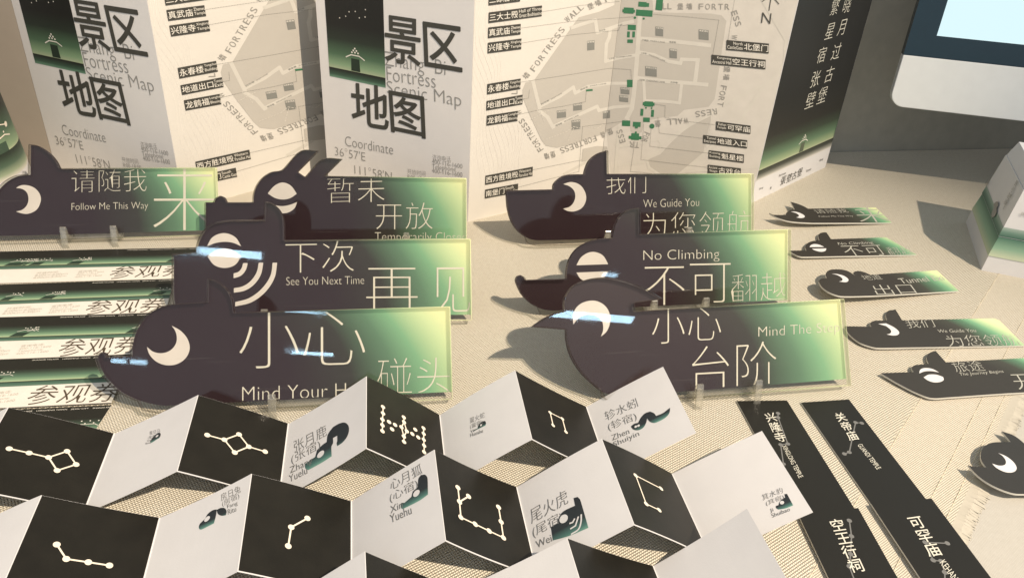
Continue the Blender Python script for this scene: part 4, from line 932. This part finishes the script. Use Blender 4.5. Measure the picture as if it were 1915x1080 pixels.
# ================================================================== white gift box at the right
GA, GN = onz((1806, 415)), onz((1835, 505)); gd = (GA-GN); gl = gd.length; gv = gd.normalized(); gu = Vector((gv.y, -gv.x, 0))
bp_ = PL(GN, gu, gv); BW, BD, BH = .17, gl, .112
root = thing('gift_box', 'white gift box with a green band and sloping lid, casting a shadow on the linen', 'box', bp_.M())
GREENBAND = gradient_v('green band', [(0, (.50, .56, .40)), (.3, (.25, .40, .28)), (.75, (.06, .15, .11)), (.9, (.03, .06, .05)), (1, (.20, .30, .25))], .020, .048, axis=2)
def frustum(m, z0, z1, i0, i1, mi=0, cap=True):
    i = len(m.v)
    for zz, ins in ((z0, i0), (z1, i1)): m.v += [(ins, ins, zz), (BW-ins, ins, zz), (BW-ins, BD-ins, zz), (ins, BD-ins, zz)]
    for k in range(4): m.f.append((i+k, i+(k+1) % 4, i+4+(k+1) % 4, i+4+k)); m.m.append(mi)
    if cap: m.f.append((i+4, i+5, i+6, i+7)); m.m.append(mi); m.f.append((i+3, i+2, i+1, i)); m.m.append(mi)
m = MB(); frustum(m, 0, .018, 0, .0015); tray = m.build('box_tray', WHITE, root)
m = MB(); frustum(m, .0182, .042, .0008, .0045); m.build('green_band', GREENBAND, root)
m = MB(); frustum(m, .041, .094, .0040, .0105); frustum(m, .0945, .113, .0112, .0165); lid = m.build('lid', WHITE, root)
m = MB(); frustum(m, .0415, .052, .0038, .0050, 0, False); m.build('lid_border', gradient_v('lid border print', [(0, (.05, .12, .09)), (.5, (.14, .24, .19)), (1, (.34, .42, .37))], .0415, .052, axis=2), lid)
# prints on the left side (x = 0 side) and the front (y = 0 side)
_t = .0065/.053
sl = PL(bp_.O+bp_.u*.0040+Z*.041, -bp_.v, Z+bp_.u*_t); fr = PL(bp_.O+bp_.v*.0040+Z*.041, bp_.u, Z+bp_.v*_t)
inv = lid
bpy.context.view_layer.update()
lm = lid.matrix_world.inverted()
kb = crop(1660, 200, 3.176)
m = MB(); m.poly(smooth(sl.locs(kb((625, 650), (628, 625), (640, 600), (638, 580), (650, 566), (664, 566), (664, 590), (655, 602), (657, 625), (645, 650), (632, 657)))), .0016)
m.build('animal_drawing', INKL, lid, lm @ sl.M())
m = MB(); m.tat('创意礼盒', sl.loc(kb((720, 565))[0]), .0045, .0016, ang=R(90), wmul=1.0); m.tat('张壁古堡', sl.loc(kb((740, 510))[0]), .007, .0016, ang=R(90))
m.tat('观星', sl.loc(kb((597, 455))[0]), .006, .0016); m.build('side_lettering', INKL, lid, lm @ sl.M())
m = MB(); m.tat('张壁', fr.loc((1912, 399)), .004, .0016, anchor=.2); m.build('front_lettering', INKL, lid, lm @ fr.M())

# ================================================================== desktop computer monitor behind the box
MO = toploc((1681, 200), .985)
MU = Vector((.985, -.17, 0)).normalized()
mp_ = PL(MO, MU, Vector((0, .06, 1)))
root = thing('computer_monitor', 'silver computer monitor with a lit screen, black bezel and silver chin', 'monitor', mp_.M())
ALU = paper('aluminium', (.80, .82, .81), rough=.4, var=.02)
q4 = crop(1400, 0, 2.918)
chin_top = mp_.loc((1693, 103))[1]; xl = min(mp_.loc((1674, 180))[0], mp_.loc((1705, 50))[0])
SW, SH = .60, .42
m = MB(); rr = .017
pts = [(xl+rr-rr*math.sin(a), rr-rr*math.cos(a)) for a in [k*math.pi/16 for k in range(9)]][::1]
body = pts+[(xl, chin_top), (xl+SW, chin_top), (xl+SW, rr), (xl+SW-rr, 0)]
m.prism(body, -.012, 0); m.build('chin', ALU, root, bevel=.001)
m = MB(); m.box((xl, chin_top, -.012), (xl+SW, SH, -.0002)); m.build('bezel', paper('bezel glass', (.012, .034, .050), rough=.12, spec=.6), root)
sx, sy = mp_.loc((1752, 67))
SCREEN, nt, b = new_mat('screen'); b.inputs['Base Color'].default_value = (.02, .02, .02, 1); b.inputs['Emission Color'].default_value = (.72, .95, 1.0, 1); b.inputs['Emission Strength'].default_value = .98
m = MB(); m.box((sx, sy, -.0002), (xl+SW-(sx-xl), SH-(sx-xl), .0004)); m.build('screen', SCREEN, root)
m = MB(); ax = xl+SW/2; base_v = -MO.z/mp_.v.z
m.box((ax-.08, base_v+.004, -.045), (ax+.08, .10, -.038)); m.build('stand_neck', ALU, root)
m = MB()
cpt = MO+MU*ax; g = PL(Vector((cpt.x, cpt.y, .0005)), MU, Z.cross(MU))
m.box((-.09, -.02, 0), (.09, .11, .006)); bpy.context.view_layer.update(); m.build('stand_foot', ALU, root, root.matrix_world.inverted() @ g.M(), bevel=.002)
